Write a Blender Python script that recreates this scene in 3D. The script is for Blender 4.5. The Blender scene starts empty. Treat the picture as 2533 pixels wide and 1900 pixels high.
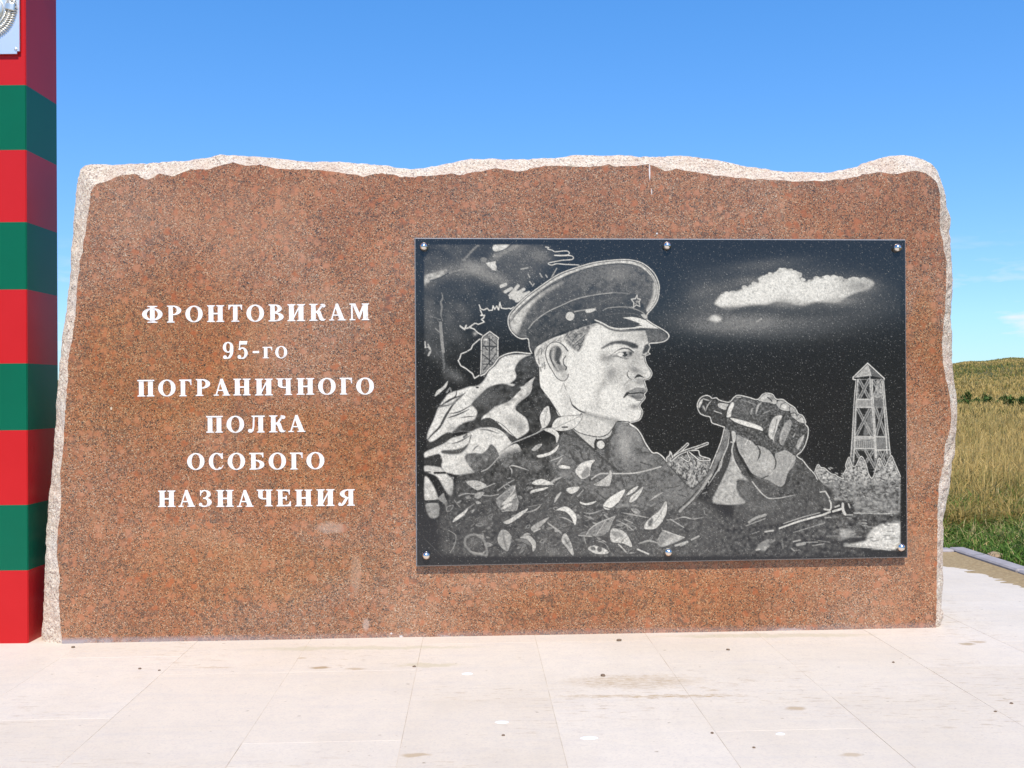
import bpy, bmesh, math, random
import numpy as np
from mathutils import Vector, Matrix, noise as mnoise

random.seed(7); rng = np.random.default_rng(7)
scene = bpy.context.scene
col = scene.collection
R = math.radians

# ------------------------------------------------------------------ camera, world, sun
PW, PH, FPX, HC = 2533.0, 1900.0, 2460.0, 1.3
TH, RHO = 22 / FPX, 0.0087
FW = np.array([0, math.cos(TH), math.sin(TH)])
UP0 = np.array([0, -math.sin(TH), math.cos(TH)])
R0 = np.array([1.0, 0, 0])
RT = math.cos(RHO) * R0 - math.sin(RHO) * UP0
UP = math.sin(RHO) * R0 + math.cos(RHO) * UP0
CAM = np.array([0, 0, HC])

cd = bpy.data.cameras.new('camera'); cam = bpy.data.objects.new('camera', cd); col.objects.link(cam)
cd.sensor_width = 36; cd.lens = 36 * FPX / PW; cd.clip_start = 0.05; cd.clip_end = 9000
m = Matrix.Identity(4)
for i in range(3):
    m[i][0] = RT[i]; m[i][1] = UP[i]; m[i][2] = -FW[i]; m[i][3] = CAM[i]
cam.matrix_world = m
scene.camera = cam
scene.render.resolution_x = 1024; scene.render.resolution_y = 768

SUN_EL = R(52); SUN_AZ = R(2.0)          # azimuth from straight behind the photographer, positive = to the right
tosun = Vector((math.sin(SUN_AZ) * math.cos(SUN_EL), -math.cos(SUN_AZ) * math.cos(SUN_EL), math.sin(SUN_EL)))
ld = bpy.data.lights.new('sun', 'SUN'); ld.energy = 4.3; ld.angle = R(0.55); ld.color = (1, 0.945, 0.85)
sun = bpy.data.objects.new('sun', ld); col.objects.link(sun)
sun.rotation_euler = (-tosun).to_track_quat('-Z', 'Y').to_euler()
sun.location = (0, -5, 30)

world = bpy.data.worlds.new('World'); scene.world = world; world.use_nodes = True
wn, wl = world.node_tree.nodes, world.node_tree.links
wn.clear()
sky = wn.new('ShaderNodeTexSky'); sky.sky_type = 'NISHITA'; sky.sun_disc = False
sky.sun_elevation = SUN_EL; sky.sun_rotation = R(180) ; sky.altitude = 0
sky.air_density = 1.0; sky.dust_density = 0.15; sky.ozone_density = 1.2
bg = wn.new('ShaderNodeBackground'); bg.inputs['Strength'].default_value = 0.125
tc = wn.new('ShaderNodeTexCoord')
mp = wn.new('ShaderNodeMapping'); mp.inputs['Scale'].default_value = (9, 9, 42)
wl.new(tc.outputs['Generated'], mp.inputs['Vector'])
cn = wn.new('ShaderNodeTexNoise'); cn.inputs['Scale'].default_value = 1.0; cn.inputs['Detail'].default_value = 6
cn.inputs['Roughness'].default_value = 0.55
wl.new(mp.outputs['Vector'], cn.inputs['Vector'])
cr = wn.new('ShaderNodeMapRange'); cr.inputs['From Min'].default_value = 0.53; cr.inputs['From Max'].default_value = 0.66
cr.inputs['To Max'].default_value = 0.7
wl.new(cn.outputs['Fac'], cr.inputs['Value'])
sx = wn.new('ShaderNodeSeparateXYZ'); wl.new(tc.outputs['Generated'], sx.inputs['Vector'])
er = wn.new('ShaderNodeMapRange'); er.inputs['From Min'].default_value = 0.15; er.inputs['From Max'].default_value = 0.07
wl.new(sx.outputs['Z'], er.inputs['Value'])
mu = wn.new('ShaderNodeMath'); mu.operation = 'MULTIPLY'; mu.use_clamp = True
wl.new(cr.outputs['Result'], mu.inputs[0]); wl.new(er.outputs['Result'], mu.inputs[1])
hs = wn.new('ShaderNodeHueSaturation'); hs.inputs['Saturation'].default_value = 1.42; hs.inputs['Value'].default_value = 1.3; hs.inputs['Hue'].default_value = 0.505
wl.new(sky.outputs[0], hs.inputs['Color'])
mx = wn.new('ShaderNodeMixRGB'); mx.inputs['Color2'].default_value = (7.2, 6.9, 7.2, 1)
wl.new(mu.outputs[0], mx.inputs['Fac'])
def wmix(a, colr):
    q = wn.new('ShaderNodeMixRGB'); q.blend_type = 'MULTIPLY'; q.inputs['Fac'].default_value = 1; q.inputs['Color2'].default_value = (*colr, 1)
    wl.new(a, q.inputs['Color1']); return q.outputs[0]
gmn = wn.new('ShaderNodeGamma'); gmn.inputs['Gamma'].default_value = 0.60
wl.new(wmix(hs.outputs[0], (.125, .125, .125)), gmn.inputs['Color'])
wl.new(wmix(gmn.outputs[0], (.46 * 8, .69 * 8, 1.0 * 8)), mx.inputs['Color1'])
wl.new(mx.outputs[0], bg.inputs['Color'])
wo = wn.new('ShaderNodeOutputWorld'); wl.new(bg.outputs[0], wo.inputs['Surface'])

vs = scene.view_settings
vs.view_transform = 'Standard'; vs.look = 'None'; vs.gamma = 1; vs.use_curve_mapping = False; vs.exposure = 0.16

# ------------------------------------------------------------------ pixel helpers (a pixel is a direction; a plane gives the distance)
def ray(x, y): return FW + RT * ((x - PW / 2) / FPX) + UP * ((PH / 2 - y) / FPX)
def G(x, y, z=0.0):
    d = ray(x, y); return CAM + d * ((z - HC) / d[2])
BA = G(153, 1592); BB = G(2315, 1553)                   # foot of the stone's face on the paving
U = (BB - BA) / np.linalg.norm(BB - BA); N = np.array([U[1], -U[0], 0.0]); V = -N
ANG = math.atan2(U[1], U[0])
def onface(x, y, off=0.0):
    d = ray(x, y); p0 = BA + N * off
    return CAM + d * (((p0 - CAM) @ N) / (d @ N))
def project(P):                                          # (n,3) -> photo pixel
    d = P - CAM; z = d @ FW
    return PW / 2 + FPX * (d @ RT) / z, PH / 2 - FPX * (d @ UP) / z

# ------------------------------------------------------------------ object helpers
def link(name, me, mat=None, parent=None, loc=None):
    o = bpy.data.objects.new(name, me); col.objects.link(o)
    if mat and me is not None and not me.materials: me.materials.append(mat)
    if parent is not None: o.parent = parent
    if loc is not None: o.location = loc
    return o
def empty(name, loc, label=None, cat=None, group=None, rz=0):
    o = bpy.data.objects.new(name, None); col.objects.link(o); o.location = loc; o.rotation_euler = (0, 0, rz)
    o.empty_display_size = 0.1
    return tag(o, label, cat, group)
def tag(o, label=None, cat=None, group=None, kind=None):
    if label: o['label'] = label
    if cat: o['category'] = cat
    if group: o['group'] = group
    if kind: o['kind'] = kind
    return o
def mesh(name, verts, faces, smooth=False):
    me = bpy.data.meshes.new(name); me.from_pydata([tuple(map(float, v)) for v in verts], [], faces); me.update()
    if smooth: me.polygons.foreach_set('use_smooth', [True] * len(me.polygons))
    return me
def bm_mesh(name, bm, smooth=False):
    me = bpy.data.meshes.new(name); bmesh.ops.recalc_face_normals(bm, faces=bm.faces); bm.to_mesh(me); bm.free()
    if smooth: me.polygons.foreach_set('use_smooth', [True] * len(me.polygons))
    return me
def np_mesh(name, verts, quads=None, tris=None, smooth=False):
    me = bpy.data.meshes.new(name)
    nv = len(verts); me.vertices.add(nv); me.vertices.foreach_set('co', np.asarray(verts, np.float32).ravel())
    parts, starts, p = [], [], 0
    for a, k in ((quads, 4), (tris, 3)):
        if a is None or len(a) == 0: continue
        a = np.asarray(a, np.int32); parts.append(a.ravel()); starts.append(p + np.arange(len(a)) * k); p += a.size
    idx = np.concatenate(parts); st = np.concatenate(starts)
    me.loops.add(len(idx)); me.loops.foreach_set('vertex_index', idx)
    me.polygons.add(len(st)); me.polygons.foreach_set('loop_start', st.astype(np.int32))
    if smooth: me.polygons.foreach_set('use_smooth', np.ones(len(st), bool))
    me.update(calc_edges=True); me.validate()
    return me
def box(bm, x0, x1, y0, y1, z0, z1, bevel=0.0):
    r = bmesh.ops.create_cube(bm, size=1.0)
    for v in r['verts']:
        v.co = Vector((x0 + (v.co.x + .5) * (x1 - x0), y0 + (v.co.y + .5) * (y1 - y0), z0 + (v.co.z + .5) * (z1 - z0)))
    if bevel:
        es = list({e for v in r['verts'] for e in v.link_edges})
        bmesh.ops.bevel(bm, geom=es, offset=bevel, segments=1, affect='EDGES')

# ------------------------------------------------------------------ material helpers
class Mat:
    def __init__(s, name, rough=0.6, spec=0.5, metal=0.0):
        s.m = bpy.data.materials.new(name); s.m.use_nodes = True
        s.n, s.l = s.m.node_tree.nodes, s.m.node_tree.links
        s.b = s.n['Principled BSDF']; s.b.inputs['Roughness'].default_value = rough
        s.b.inputs['Specular IOR Level'].default_value = spec; s.b.inputs['Metallic'].default_value = metal
        s.co = s.n.new('ShaderNodeTexCoord').outputs['Object']
    def base(s, v): s.set('Base Color', v)
    def set(s, k, v):
        if hasattr(v, 'links') or hasattr(v, 'is_linked'): s.l.new(v, s.b.inputs[k])
        else: s.b.inputs[k].default_value = (*v, 1) if isinstance(v, tuple) and len(v) == 3 else v
    def map(s, scale=(1, 1, 1), loc=(0, 0, 0), src=None):
        q = s.n.new('ShaderNodeMapping'); q.inputs['Scale'].default_value = scale; q.inputs['Location'].default_value = loc
        s.l.new(src or s.co, q.inputs['Vector']); return q.outputs[0]
    def noise(s, scale, detail=3, rough=0.5, vec=None, dist=0.0):
        q = s.n.new('ShaderNodeTexNoise'); q.inputs['Scale'].default_value = scale; q.inputs['Detail'].default_value = detail
        q.inputs['Roughness'].default_value = rough; q.inputs['Distortion'].default_value = dist
        s.l.new(vec or s.co, q.inputs['Vector']); return q.outputs['Fac']
    def noisec(s, scale, vec=None):
        q = s.n.new('ShaderNodeTexNoise'); q.inputs['Scale'].default_value = scale
        s.l.new(vec or s.co, q.inputs['Vector']); return q.outputs['Color']
    def vor(s, scale, vec=None, rnd=1.0):
        q = s.n.new('ShaderNodeTexVoronoi'); q.inputs['Scale'].default_value = scale; q.inputs['Randomness'].default_value = rnd
        s.l.new(vec or s.co, q.inputs['Vector'])
        sp = s.n.new('ShaderNodeSeparateColor'); s.l.new(q.outputs['Color'], sp.inputs[0])
        return sp.outputs[0], q.outputs['Distance'], sp.outputs[1]
    def ramp(s, fac, stops, interp='LINEAR'):
        q = s.n.new('ShaderNodeValToRGB'); q.color_ramp.interpolation = interp
        e = q.color_ramp.elements
        while len(e) < len(stops): e.new(0.5)
        for el, (p, c) in zip(e, stops):
            el.position = p; el.color = (c[0], c[1], c[2], 1) if hasattr(c, '__len__') else (c, c, c, 1)
        s.l.new(fac, q.inputs[0]); return q.outputs[0]
    def mix(s, f, a, b, mode='MIX'):
        q = s.n.new('ShaderNodeMixRGB'); q.blend_type = mode
        for k, v in (('Fac', f), ('Color1', a), ('Color2', b)):
            if isinstance(v, (int, float)): q.inputs[k].default_value = v
            elif isinstance(v, tuple): q.inputs[k].default_value = (*v, 1)
            else: s.l.new(v, q.inputs[k])
        return q.outputs[0]
    def math(s, op, a, b=0.0, clamp=False):
        q = s.n.new('ShaderNodeMath'); q.operation = op; q.use_clamp = clamp
        for i, v in enumerate((a, b)):
            if isinstance(v, (int, float)): q.inputs[i].default_value = v
            else: s.l.new(v, q.inputs[i])
        return q.outputs[0]
    def mr(s, v, a, b, c=0.0, d=1.0):
        q = s.n.new('ShaderNodeMapRange'); s.l.new(v, q.inputs['Value'])
        for k, w in (('From Min', a), ('From Max', b), ('To Min', c), ('To Max', d)): q.inputs[k].default_value = w
        return q.outputs[0]
    def attr(s, name):
        q = s.n.new('ShaderNodeAttribute'); q.attribute_name = name; return q.outputs['Fac']
    def rand(s): return s.n.new('ShaderNodeObjectInfo').outputs['Random']
    def bump(s, h, strength=0.3, dist=0.01):
        q = s.n.new('ShaderNodeBump'); q.inputs['Strength'].default_value = strength; q.inputs['Distance'].default_value = dist
        s.l.new(h, q.inputs['Height']); s.l.new(q.outputs[0], s.b.inputs['Normal'])
    def near(s, p, r, wob=0.0, wscale=12.0):
        """soft mask round an (elliptical) mark at object point p, radii r"""
        vec = s.co
        if wob:
            nc = s.noisec(wscale)
            a = s.n.new('ShaderNodeVectorMath'); a.operation = 'MULTIPLY_ADD'
            s.l.new(nc, a.inputs[0]); a.inputs[1].default_value = (wob,) * 3; s.l.new(s.co, a.inputs[2]); vec = a.outputs[0]
            p = tuple(q + wob * .5 for q in p)
        sc = tuple(1 / q for q in r)
        mpv = s.map(sc, tuple(-p[i] * sc[i] for i in range(3)), vec)
        ln = s.n.new('ShaderNodeVectorMath'); ln.operation = 'LENGTH'; s.l.new(mpv, ln.inputs[0])
        return ln.outputs['Value']

def m_granite():
    M = Mat('polished_red_granite', 0.3, 0.45)
    wob = M.n.new('ShaderNodeVectorMath'); wob.operation = 'MULTIPLY_ADD'
    M.l.new(M.noisec(90), wob.inputs[0]); wob.inputs[1].default_value = (.006,) * 3; M.l.new(M.co, wob.inputs[2])
    r1, d1, g1 = M.vor(250, wob.outputs[0])
    grain = M.ramp(r1, [(0, (.045, .042, .045)), (.17, (.10, .085, .08)), (.24, (.31, .15, .082)), (.45, (.43, .185, .10)),
                        (.62, (.47, .235, .15)), (.80, (.36, .22, .14)), (.91, (.55, .38, .28)), (1, (.66, .56, .48))])
    wob2 = M.n.new('ShaderNodeVectorMath'); wob2.operation = 'MULTIPLY_ADD'
    M.l.new(M.noisec(28), wob2.inputs[0]); wob2.inputs[1].default_value = (.045,) * 3; M.l.new(M.co, wob2.inputs[2])
    r2, d2, g2 = M.vor(24, wob2.outputs[0])
    patch = M.math('MULTIPLY', M.mr(r2, .60, .70), M.mr(d2, .55, .25, 0, .85))
    c = M.mix(patch, grain, M.mix(g2, (.46, .17, .085), (.55, .29, .20)))
    r3, d3, g3 = M.vor(38, wob.outputs[0])
    dk = M.math('MULTIPLY', M.mr(r3, .62, .74), M.mr(M.noise(60, 2), .40, .60, 0, .58))
    dk = M.math('MULTIPLY', dk, M.mr(M.noise(3.1, 4, .6), .34, .62, .25, 1))
    c = M.mix(dk, c, (.10, .085, .085))
    tint = M.noise(1.3, 4, .6)
    c = M.mix(M.mr(tint, .36, .62, 0, .8), c, M.mix(1.0, c, (1.0, .80, .62), 'MULTIPLY'))
    blot = M.noise(7, 5, .6)
    c = M.mix(M.mr(blot, .35, .7, 0, .4), c, M.mix(1.0, c, (.72, .72, .75), 'MULTIPLY'))
    big = M.noise(2.4, 5, .65)
    c = M.mix(M.mr(big, .40, .64, 0, .45), c, M.mix(1.0, c, (.70, .68, .68), 'MULTIPLY'))
    c = M.mix(M.mr(big, .48, .30, 0, .22), c, (.47, .28, .19))
    c = M.mix(1.0, c, (.90, .86, .745), 'MULTIPLY')
    return M, c

# ------------------------------------------------------------------ the setting: ground sheet with hills
def smooth01(t): t = np.clip(t, 0, 1); return t * t * (3 - 2 * t)
def ground_h(x, y):
    d = np.hypot(x, y); az = np.degrees(np.arctan2(x, y))
    right = smooth01((az - 2) / 26) * smooth01((120 - az) / 60)
    rim = 0.0115 + 0.0085 * right
    back = smooth01((np.abs(az) - 95) / 50)
    rim = rim + back * 0.052  # unseen hills behind the camera, added to darken the plaque's reflection
    n1 = np.sin(az * .21 + 1.3) * .18 + np.sin(az * .53 + .4) * .10 + np.sin(az * 1.37) * .05
    rim = rim + 0.0030 * np.exp(-((az - 26.6) / 1.0) ** 2) + 0.0012 * np.exp(-((az - 24.6) / .6) ** 2)
    start = 70 - 35 * back
    top = 330 - 180 * back
    z = (1.3 + rim * top * (1 + n1 * .5)) * smooth01((d - start) / (top - start))
    z = z + (d > top) * 0.012 * (top - d)
    und = .12 * np.sin(x * .19 + y * .11) * np.sin(y * .23 - x * .07) + .5 * np.sin(x * .043 + 1) * np.sin(y * .051) * smooth01((d - 60) / 80)
    return z + und * smooth01((d - 12) / 15) - 0.06 + 0.02 * smooth01((d - 9) / 4)

nr, na = 110, 288
rad = np.concatenate([[0], np.geomspace(2.0, 4000, nr - 1)])
aa = np.linspace(0, 2 * np.pi, na, endpoint=False)
rr, ag = np.meshgrid(rad[1:], aa, indexing='ij')
gx, gy = rr * np.sin(ag), rr * np.cos(ag)
gz = ground_h(gx, gy); far = rr > 900; gz[far] = np.maximum(gz[far], -14)
gv = np.concatenate([[[0, 0, -0.06]], np.stack([gx, gy, gz], -1).reshape(-1, 3)])
gf, gt = [], []
ii, jj = np.meshgrid(np.arange(nr - 2), np.arange(na), indexing='ij'); j2 = (jj + 1) % na
gf = np.stack([1 + ii * na + jj, 1 + (ii + 1) * na + jj, 1 + (ii + 1) * na + j2, 1 + ii * na + j2], -1).reshape(-1, 4)[:, ::-1]
gt = np.stack([np.zeros(na, int), 1 + (np.arange(na) + 1) % na, 1 + np.arange(na)], -1)
M = Mat('meadow_ground', 0.95, 0.1)
c = M.ramp(M.noise(.35, 5, .6), [(.3, (.20, .165, .07)), (.5, (.27, .205, .09)), (.7, (.33, .24, .115))])
c2 = M.ramp(M.noise(.06, 6, .65), [(.3, (.075, .105, .035)), (.5, (.13, .13, .05)), (.62, (.20, .14, .065)), (.75, (.11, .125, .045))])
sp = M.n.new('ShaderNodeSeparateXYZ'); M.l.new(M.co, sp.inputs[0])
c = M.mix(M.mr(sp.outputs[2], .9, 3.2), c, c2)
c = M.mix(M.mr(M.noise(2.2, 5, .7), .3, .75, 0, .6), c, (.085, .085, .03))
M.base(c); M.bump(M.noise(3.0, 6, .7), .8, .3)
tag(link('meadow_ground', np_mesh('meadow_ground', gv, gf, gt, True), M.m), kind='structure')

# ------------------------------------------------------------------ paving: plaza bed and separate slabs
PIT = 0.5955; SL = 0.95; UR, VB = 5.93, 2.30           # slab width, length, right and back edge of the plaza in face coordinates
def F(u, v, z=0.0): return BA + U * u + V * v + np.array([0, 0, z])
M = Mat('mortar_bed', 0.95, 0.1); M.base(M.mix(M.mr(M.noise(4, 6, .7), .4, .62), (.40, .31, .20), (.68, .58, .46)))
bm = bmesh.new(); box(bm, -5.5, UR, -7.2, VB, -0.06, -0.0011)
plaza = tag(link('plaza', bm_mesh('plaza', bm), M.m, loc=tuple(BA)), kind='structure'); plaza.rotation_euler = (0, 0, ANG)

M = Mat('pale_paving_stone', 0.75, 0.25)
wco = M.n.new('ShaderNodeNewGeometry').outputs['Position']
rnd = M.rand()
c = M.mix(rnd, (.70, .59, .465), (.735, .63, .51))
r1, d1, g1 = M.vor(130, wco)
c = M.mix(M.mr(r1, .55, 1, 0, .22), c, (.46, .39, .36))
c = M.mix(M.mr(M.noise(9, 6, .75, wco), .42, .72, 0, .26), c, (.50, .44, .40))
st = M.noise(1, 6, .62, M.map((1.2, 16, 5), (0, 0, 0), wco))
c = M.mix(M.mr(st, .50, .72, 0, .16), c, (.46, .43, .43))
c = M.mix(M.mr(M.noise(1.1, 5, .6, wco), .45, .75, 0, .38), c, (.56, .455, .33))
# sand grains dragged over the slabs: broken brownish dashes, thick in a few places
dash = M.noise(1, 4, .7, M.map((10, 55, 1), (3, 0, 0), wco))
zone = M.noise(.75, 3, .55, M.map((1, 1.2, 1), (5.1, 2.3, 0), wco))
c = M.mix(M.math('MULTIPLY', M.mr(dash, .56, .66, 0, .6), M.mr(zone, .50, .64)), c, (.40, .27, .145))
ddot = M.noise(1, 2, .5, M.map((26, 42, 1), (0, 0, 0), wco))
c = M.mix(M.mr(ddot, .715, .76, 0, .6), c, (.26, .185, .11))
def spot(px, py, rx, ry, k, colr, wob=.05, ws=14):
    global c
    p = G(px, py); vec = wco
    nc = M.noisec(ws, wco); a = M.n.new('ShaderNodeVectorMath'); a.operation = 'MULTIPLY_ADD'
    M.l.new(nc, a.inputs[0]); a.inputs[1].default_value = (wob,) * 3; M.l.new(wco, a.inputs[2])
    q = M.map((1 / rx, 1 / ry, 1 / .2), tuple(-(p[i] + wob * .5) / (rx, ry, .2)[i] for i in range(3)), a.outputs[0])
    ln = M.n.new('ShaderNodeVectorMath'); ln.operation = 'LENGTH'; M.l.new(q, ln.inputs[0])
    f_ = M.math('MULTIPLY', M.mr(ln.outputs['Value'], 1, .55), k)
    if ws == 30: f_ = M.math('MULTIPLY', f_, M.mr(M.noise(1, 5, .75, M.map((22, 75, 1), (7, 3, 0), wco)), .42, .60, .15, 1.3))
    c = M.mix(f_, c, colr)
SAND = (.42, .28, .14)
for a in [(1565, 1685, .36, .13, .5, SAND, .12, 30), (1690, 1722, .30, .025, .7, SAND, .08, 30), (1500, 1722, .25, .02, .5, SAND, .08, 30), (790, 1652, .06, .025, .9, (.40, .28, .16)), (530, 1651, .11, .02, .45, SAND, .05, 30),
          (880, 1655, .06, .018, .5, SAND), (748, 1629, .03, .012, .7, SAND), (1970, 1752, .05, .03, .6, SAND), (2392, 1593, .05, .03, .8, (.40, .29, .17)),
          (2420, 1588, .05, .02, .6, SAND), (1027, 1868, .06, .022, .6, SAND), (2105, 1868, .05, .02, .5, SAND), (1060, 1645, .18, .05, .35, (.46, .38, .18), .09, 20),
          (900, 1603, .7, .045, .35, (.45, .41, .24), .09, 14), (1900, 1572, .7, .05, .4, (.45, .40, .24), .09, 14)]:
    spot(*a)
M.base(c); M.bump(M.noise(60, 4, .6, wco), .25, .003)
slabm = M.m
bm = bmesh.new(); box(bm, 0, PIT - 0.0013, 0, SL - 0.0013, -.05, 0, .0009); slab_me = bm_mesh('paving_slab', bm)
PH0 = {2: -.63, 3: -.63, 4: -1.10, 5: -1.10, 6: -1.56, 7: -1.16, 1: -1.25, 8: -.75}
k = 0
for ci in range(-8, 11):
    u0 = 0.1135 - PIT + PIT * ci
    ph = PH0.get(ci, -((ci * .37) % 1) * SL)
    v0 = ph - SL * 6
    while v0 < VB:
        va, vb_ = max(v0, -6.9), min(v0 + SL, VB); ua, ub = max(u0, -5.3), min(u0 + PIT, UR)
        if vb_ - va > .03 and ub - ua > .03:
            full = abs(vb_ - va - SL) < 1e-6 and abs(ub - ua - PIT) < 1e-6
            if full: me = slab_me
            else:
                bm = bmesh.new(); box(bm, 0, ub - ua - 0.0013, 0, vb_ - va - 0.0013, -.05, 0, .0009); me = bm_mesh('paving_slab', bm)
            o = link('paving_slab', me, slabm, plaza, (ua, va, random.uniform(-.0008, .0008)))
            k += 1
        v0 += SL

# kerb round the back and right side of the plaza: separate kerb stones
M = Mat('grey_kerb_stone', 0.85, 0.2)
M.base(M.mix(M.mr(M.noise(9, 6, .65), .3, .7), (.30, .265, .26), (.42, .37, .355))); M.bump(M.noise(70, 4), .4, .004)
kerbm = M.m
kerb = tag(empty('kerb', tuple(BA), rz=ANG), kind='structure')
KW = .13
def kstone(u0, u1, v0, v1):
    bm = bmesh.new(); box(bm, 0, u1 - u0 - .006, 0, v1 - v0 - .006, -.2, .045, .012)
    o = link('kerb_stone', bm_mesh('kerb_stone', bm), kerbm, kerb, (u0, v0, random.uniform(-.003, .003)))
v0 = VB + KW
while v0 > -7: kstone(UR, UR + KW, v0 - 1.0, v0); v0 -= 1.0
u0 = UR
while u0 > -5.5: kstone(u0 - 1.0, u0, VB, VB + KW); u0 -= 1.0

# drift of sand blown against the kerb
def sand_strip(along, n, wfun, hfun):
    vs_, fs = [], []
    for i in range(n + 1):
        t = i / n
        for j in range(7):
            s = j / 6
            p = along(t, s * wfun(t))
            z = .0015 + hfun(t, s) if j < 6 else -.002
            vs_.append((p[0], p[1], z))
    for i in range(n):
        for j in range(6):
            a = i * 7 + j; fs.append((a, a + 1, a + 8, a + 7))
    return vs_, fs
M = Mat('blown_sand', 0.95, 0.1)
M.base(M.mix(M.mr(M.noise(45, 5, .7), .3, .7), (.30, .205, .105), (.47, .345, .19))); M.bump(M.noise(120, 5, .7), .7, .01)
sandm = M.m
def nz(a, b=0.0, c_=0.0): return mnoise.noise(Vector((a, b, c_)))
def wr(t): return max(.05, .17 + .10 * nz(t * 16, 1) + .10 * nz(t * 55, 4) + .09 * nz(t * 170, 7) + .3 * max(0, 1 - t * 7))
def wb(t): return max(.05, .44 + .12 * nz(t * 16, 11) + .14 * nz(t * 55, 14) + .12 * nz(t * 170, 17))
v1_, f1_ = sand_strip(lambda t, w: (UR - w, VB - t * 7), 420, wr, lambda t, s: .022 * (1 - s) ** 2)
tag(link('sand_drift', mesh('sand_drift', v1_, f1_, True), sandm, loc=tuple(BA)), kind='structure').rotation_euler = (0, 0, ANG)
v1_, f1_ = sand_strip(lambda t, w: (UR - t * 9, VB - w), 420, wb, lambda t, s: .024 * (1 - s) ** 2 + .002)
tag(link('sand_drift', mesh('sand_drift', [v for v in v1_], [f[::-1] for f in f1_], True), sandm, loc=tuple(BA)), kind='structure').rotation_euler = (0, 0, ANG)

# ------------------------------------------------------------------ memorial stone
def resample(pts, n):
    pts = np.asarray(pts, float); d = np.r_[0, np.cumsum(np.hypot(*np.diff(pts, axis=0).T))]
    t = np.linspace(0, d[-1], n); return np.stack([np.interp(t, d, pts[:, 0]), np.interp(t, d, pts[:, 1])], 1)
QL = [(104,1588),(106,1522),(110,1435),(113,1343),(119,1261),(127,1180),(134,1104),(136,1060),(142,963),(149,890),(155,830),(163,770),(171,705),(175,651),(179,597),(182,559),(187,488),(193,440),(199,419)]
QT = [(199,419),(210,410),(223,407),(252,406),(300,408),(353,404),(414,401),(475,396),(516,391),(541,385),(589,384),(630,387),(679,391),(728,397),(785,402),(842,400),(895,404),(923,409),(965,413),(1018,418),(1062,414),(1096,407),(1130,400),(1164,395),(1208,394),(1306,393),(1370,390),(1418,385),(1465,382),(1523,384),(1577,388),(1632,389),(1669,386),(1706,387),(1752,392),(1798,403),(1878,416),(1947,425),(2050,428),(2118,412),(2150,399),(2193,387),(2223,384),(2254,386),(2284,395),(2302,405)]
QR = [(2302,405),(2320,422),(2329,444),(2338,477),(2341,511),(2351,541),(2352,571),(2353.5,631),(2354.5,691),(2354.5,737),(2351.5,782),(2353,830),(2355,909),(2361,948),(2368,995),(2366.6,1038),(2365,1085),(2360,1124),(2352,1148),(2349,1187),(2344,1226),(2339,1254),(2333,1281),(2332.5,1359),(2333,1400),(2334,1432),(2330,1481),(2328,1517),(2326,1550)]
PL = [(153,1592),(152,1578),(149,1535),(145,1481),(148,1427),(140,1372),(143,1318),(152,1234),(149,1169),(157,1104),(160,1033),(168,941),(168,890),(179,836),(187,776),(190,722),(195,667),(203,624),(212,570),(220,515),(223,484),(233,458)]
PT = [(233,458),(268,446),(300,433),(337,431),(361,446),(382,437),(394,429),(427,437),(447,429),(471,419),(508,419),(541,411),(577,402),(610,411),(642,407),(683,417),(740,419),(785,420),(842,427),(895,436),(947,428),(996,438),(1062,435),(1113,430),(1133,433),(1187,424),(1221,417),(1255,419),(1286,426),(1316,416),(1357,409),(1425,413),(1486,411),(1506,407),(1520,412),(1567,410),(1601,406),(1621,412),(1648,423),(1676,418),(1718,426),(1760,432),(1820,440),(1878,443),(1970,449),(2050,447),(2118,438),(2133,432),(2172,426),(2220,431),(2257,422),(2284,426),(2302,437)]
PR = [(2302,437),(2317,450),(2326,481),(2327,505),(2324,541),(2326,571),(2335,616),(2341,646),(2341,692),(2339,737),(2336,782),(2332,827),(2330,850),(2332,897),(2340,936),(2348,971),(2354,1034),(2348,1069),(2338,1101),(2334,1148),(2323,1195),(2319,1265),(2319,1340),(2317,1438),(2317,1484),(2315,1553)]
nL, nT, nR = 150, 280, 150
Ppx = np.concatenate([resample(PL, nL)[:-1], resample(PT, nT)[:-1], resample(PR, nR)])
Qpx = np.concatenate([resample(QL, nL)[:-1], resample(QT, nT)[:-1], resample(QR, nR)])
n_ = len(Ppx)
rj = np.array([[nz(i * .31, 3) * 2.6 + nz(i * .9, 8) * 1.8, nz(i * .31, 5) * 3.2 + nz(i * .9, 9) * 2.2] for i in range(n_)])
rj[0] = rj[-1] = 0
Ppx = Ppx + rj
STONE = np.array([(BA + BB)[0] / 2, (BA + BB)[1] / 2 + .2, 0])
DEP = .075
Pw = np.array([onface(*p) for p in Ppx]); Qw = np.array([onface(*p, -DEP) for p in Qpx])
Pw[:, 2] = np.maximum(Pw[:, 2], -.004); Qw[:, 2] = np.maximum(Qw[:, 2], -.004)
Pw[0, 2] = Pw[-1, 2] = Qw[0, 2] = Qw[-1, 2] = -.004
stone = empty('memorial_stone', tuple(STONE), 'wide red granite memorial boulder with polished face, rough pale edges and white inscription', 'memorial stone')
bm = bmesh.new()
from mathutils.geometry import tessellate_polygon
def tess(bm, P3):
    vv = [bm.verts.new(p - STONE) for p in P3]
    for t in tessellate_polygon([[Vector(((p - BA) @ U, p[2], 0)) for p in P3]]):
        try: bm.faces.new([vv[i] for i in t])
        except ValueError: pass
tess(bm, Pw)
face_me = bm_mesh('polished_face', bm)
M, c = m_granite()
def fl(px, py): p = onface(px, py) - STONE; return tuple(p)
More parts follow.
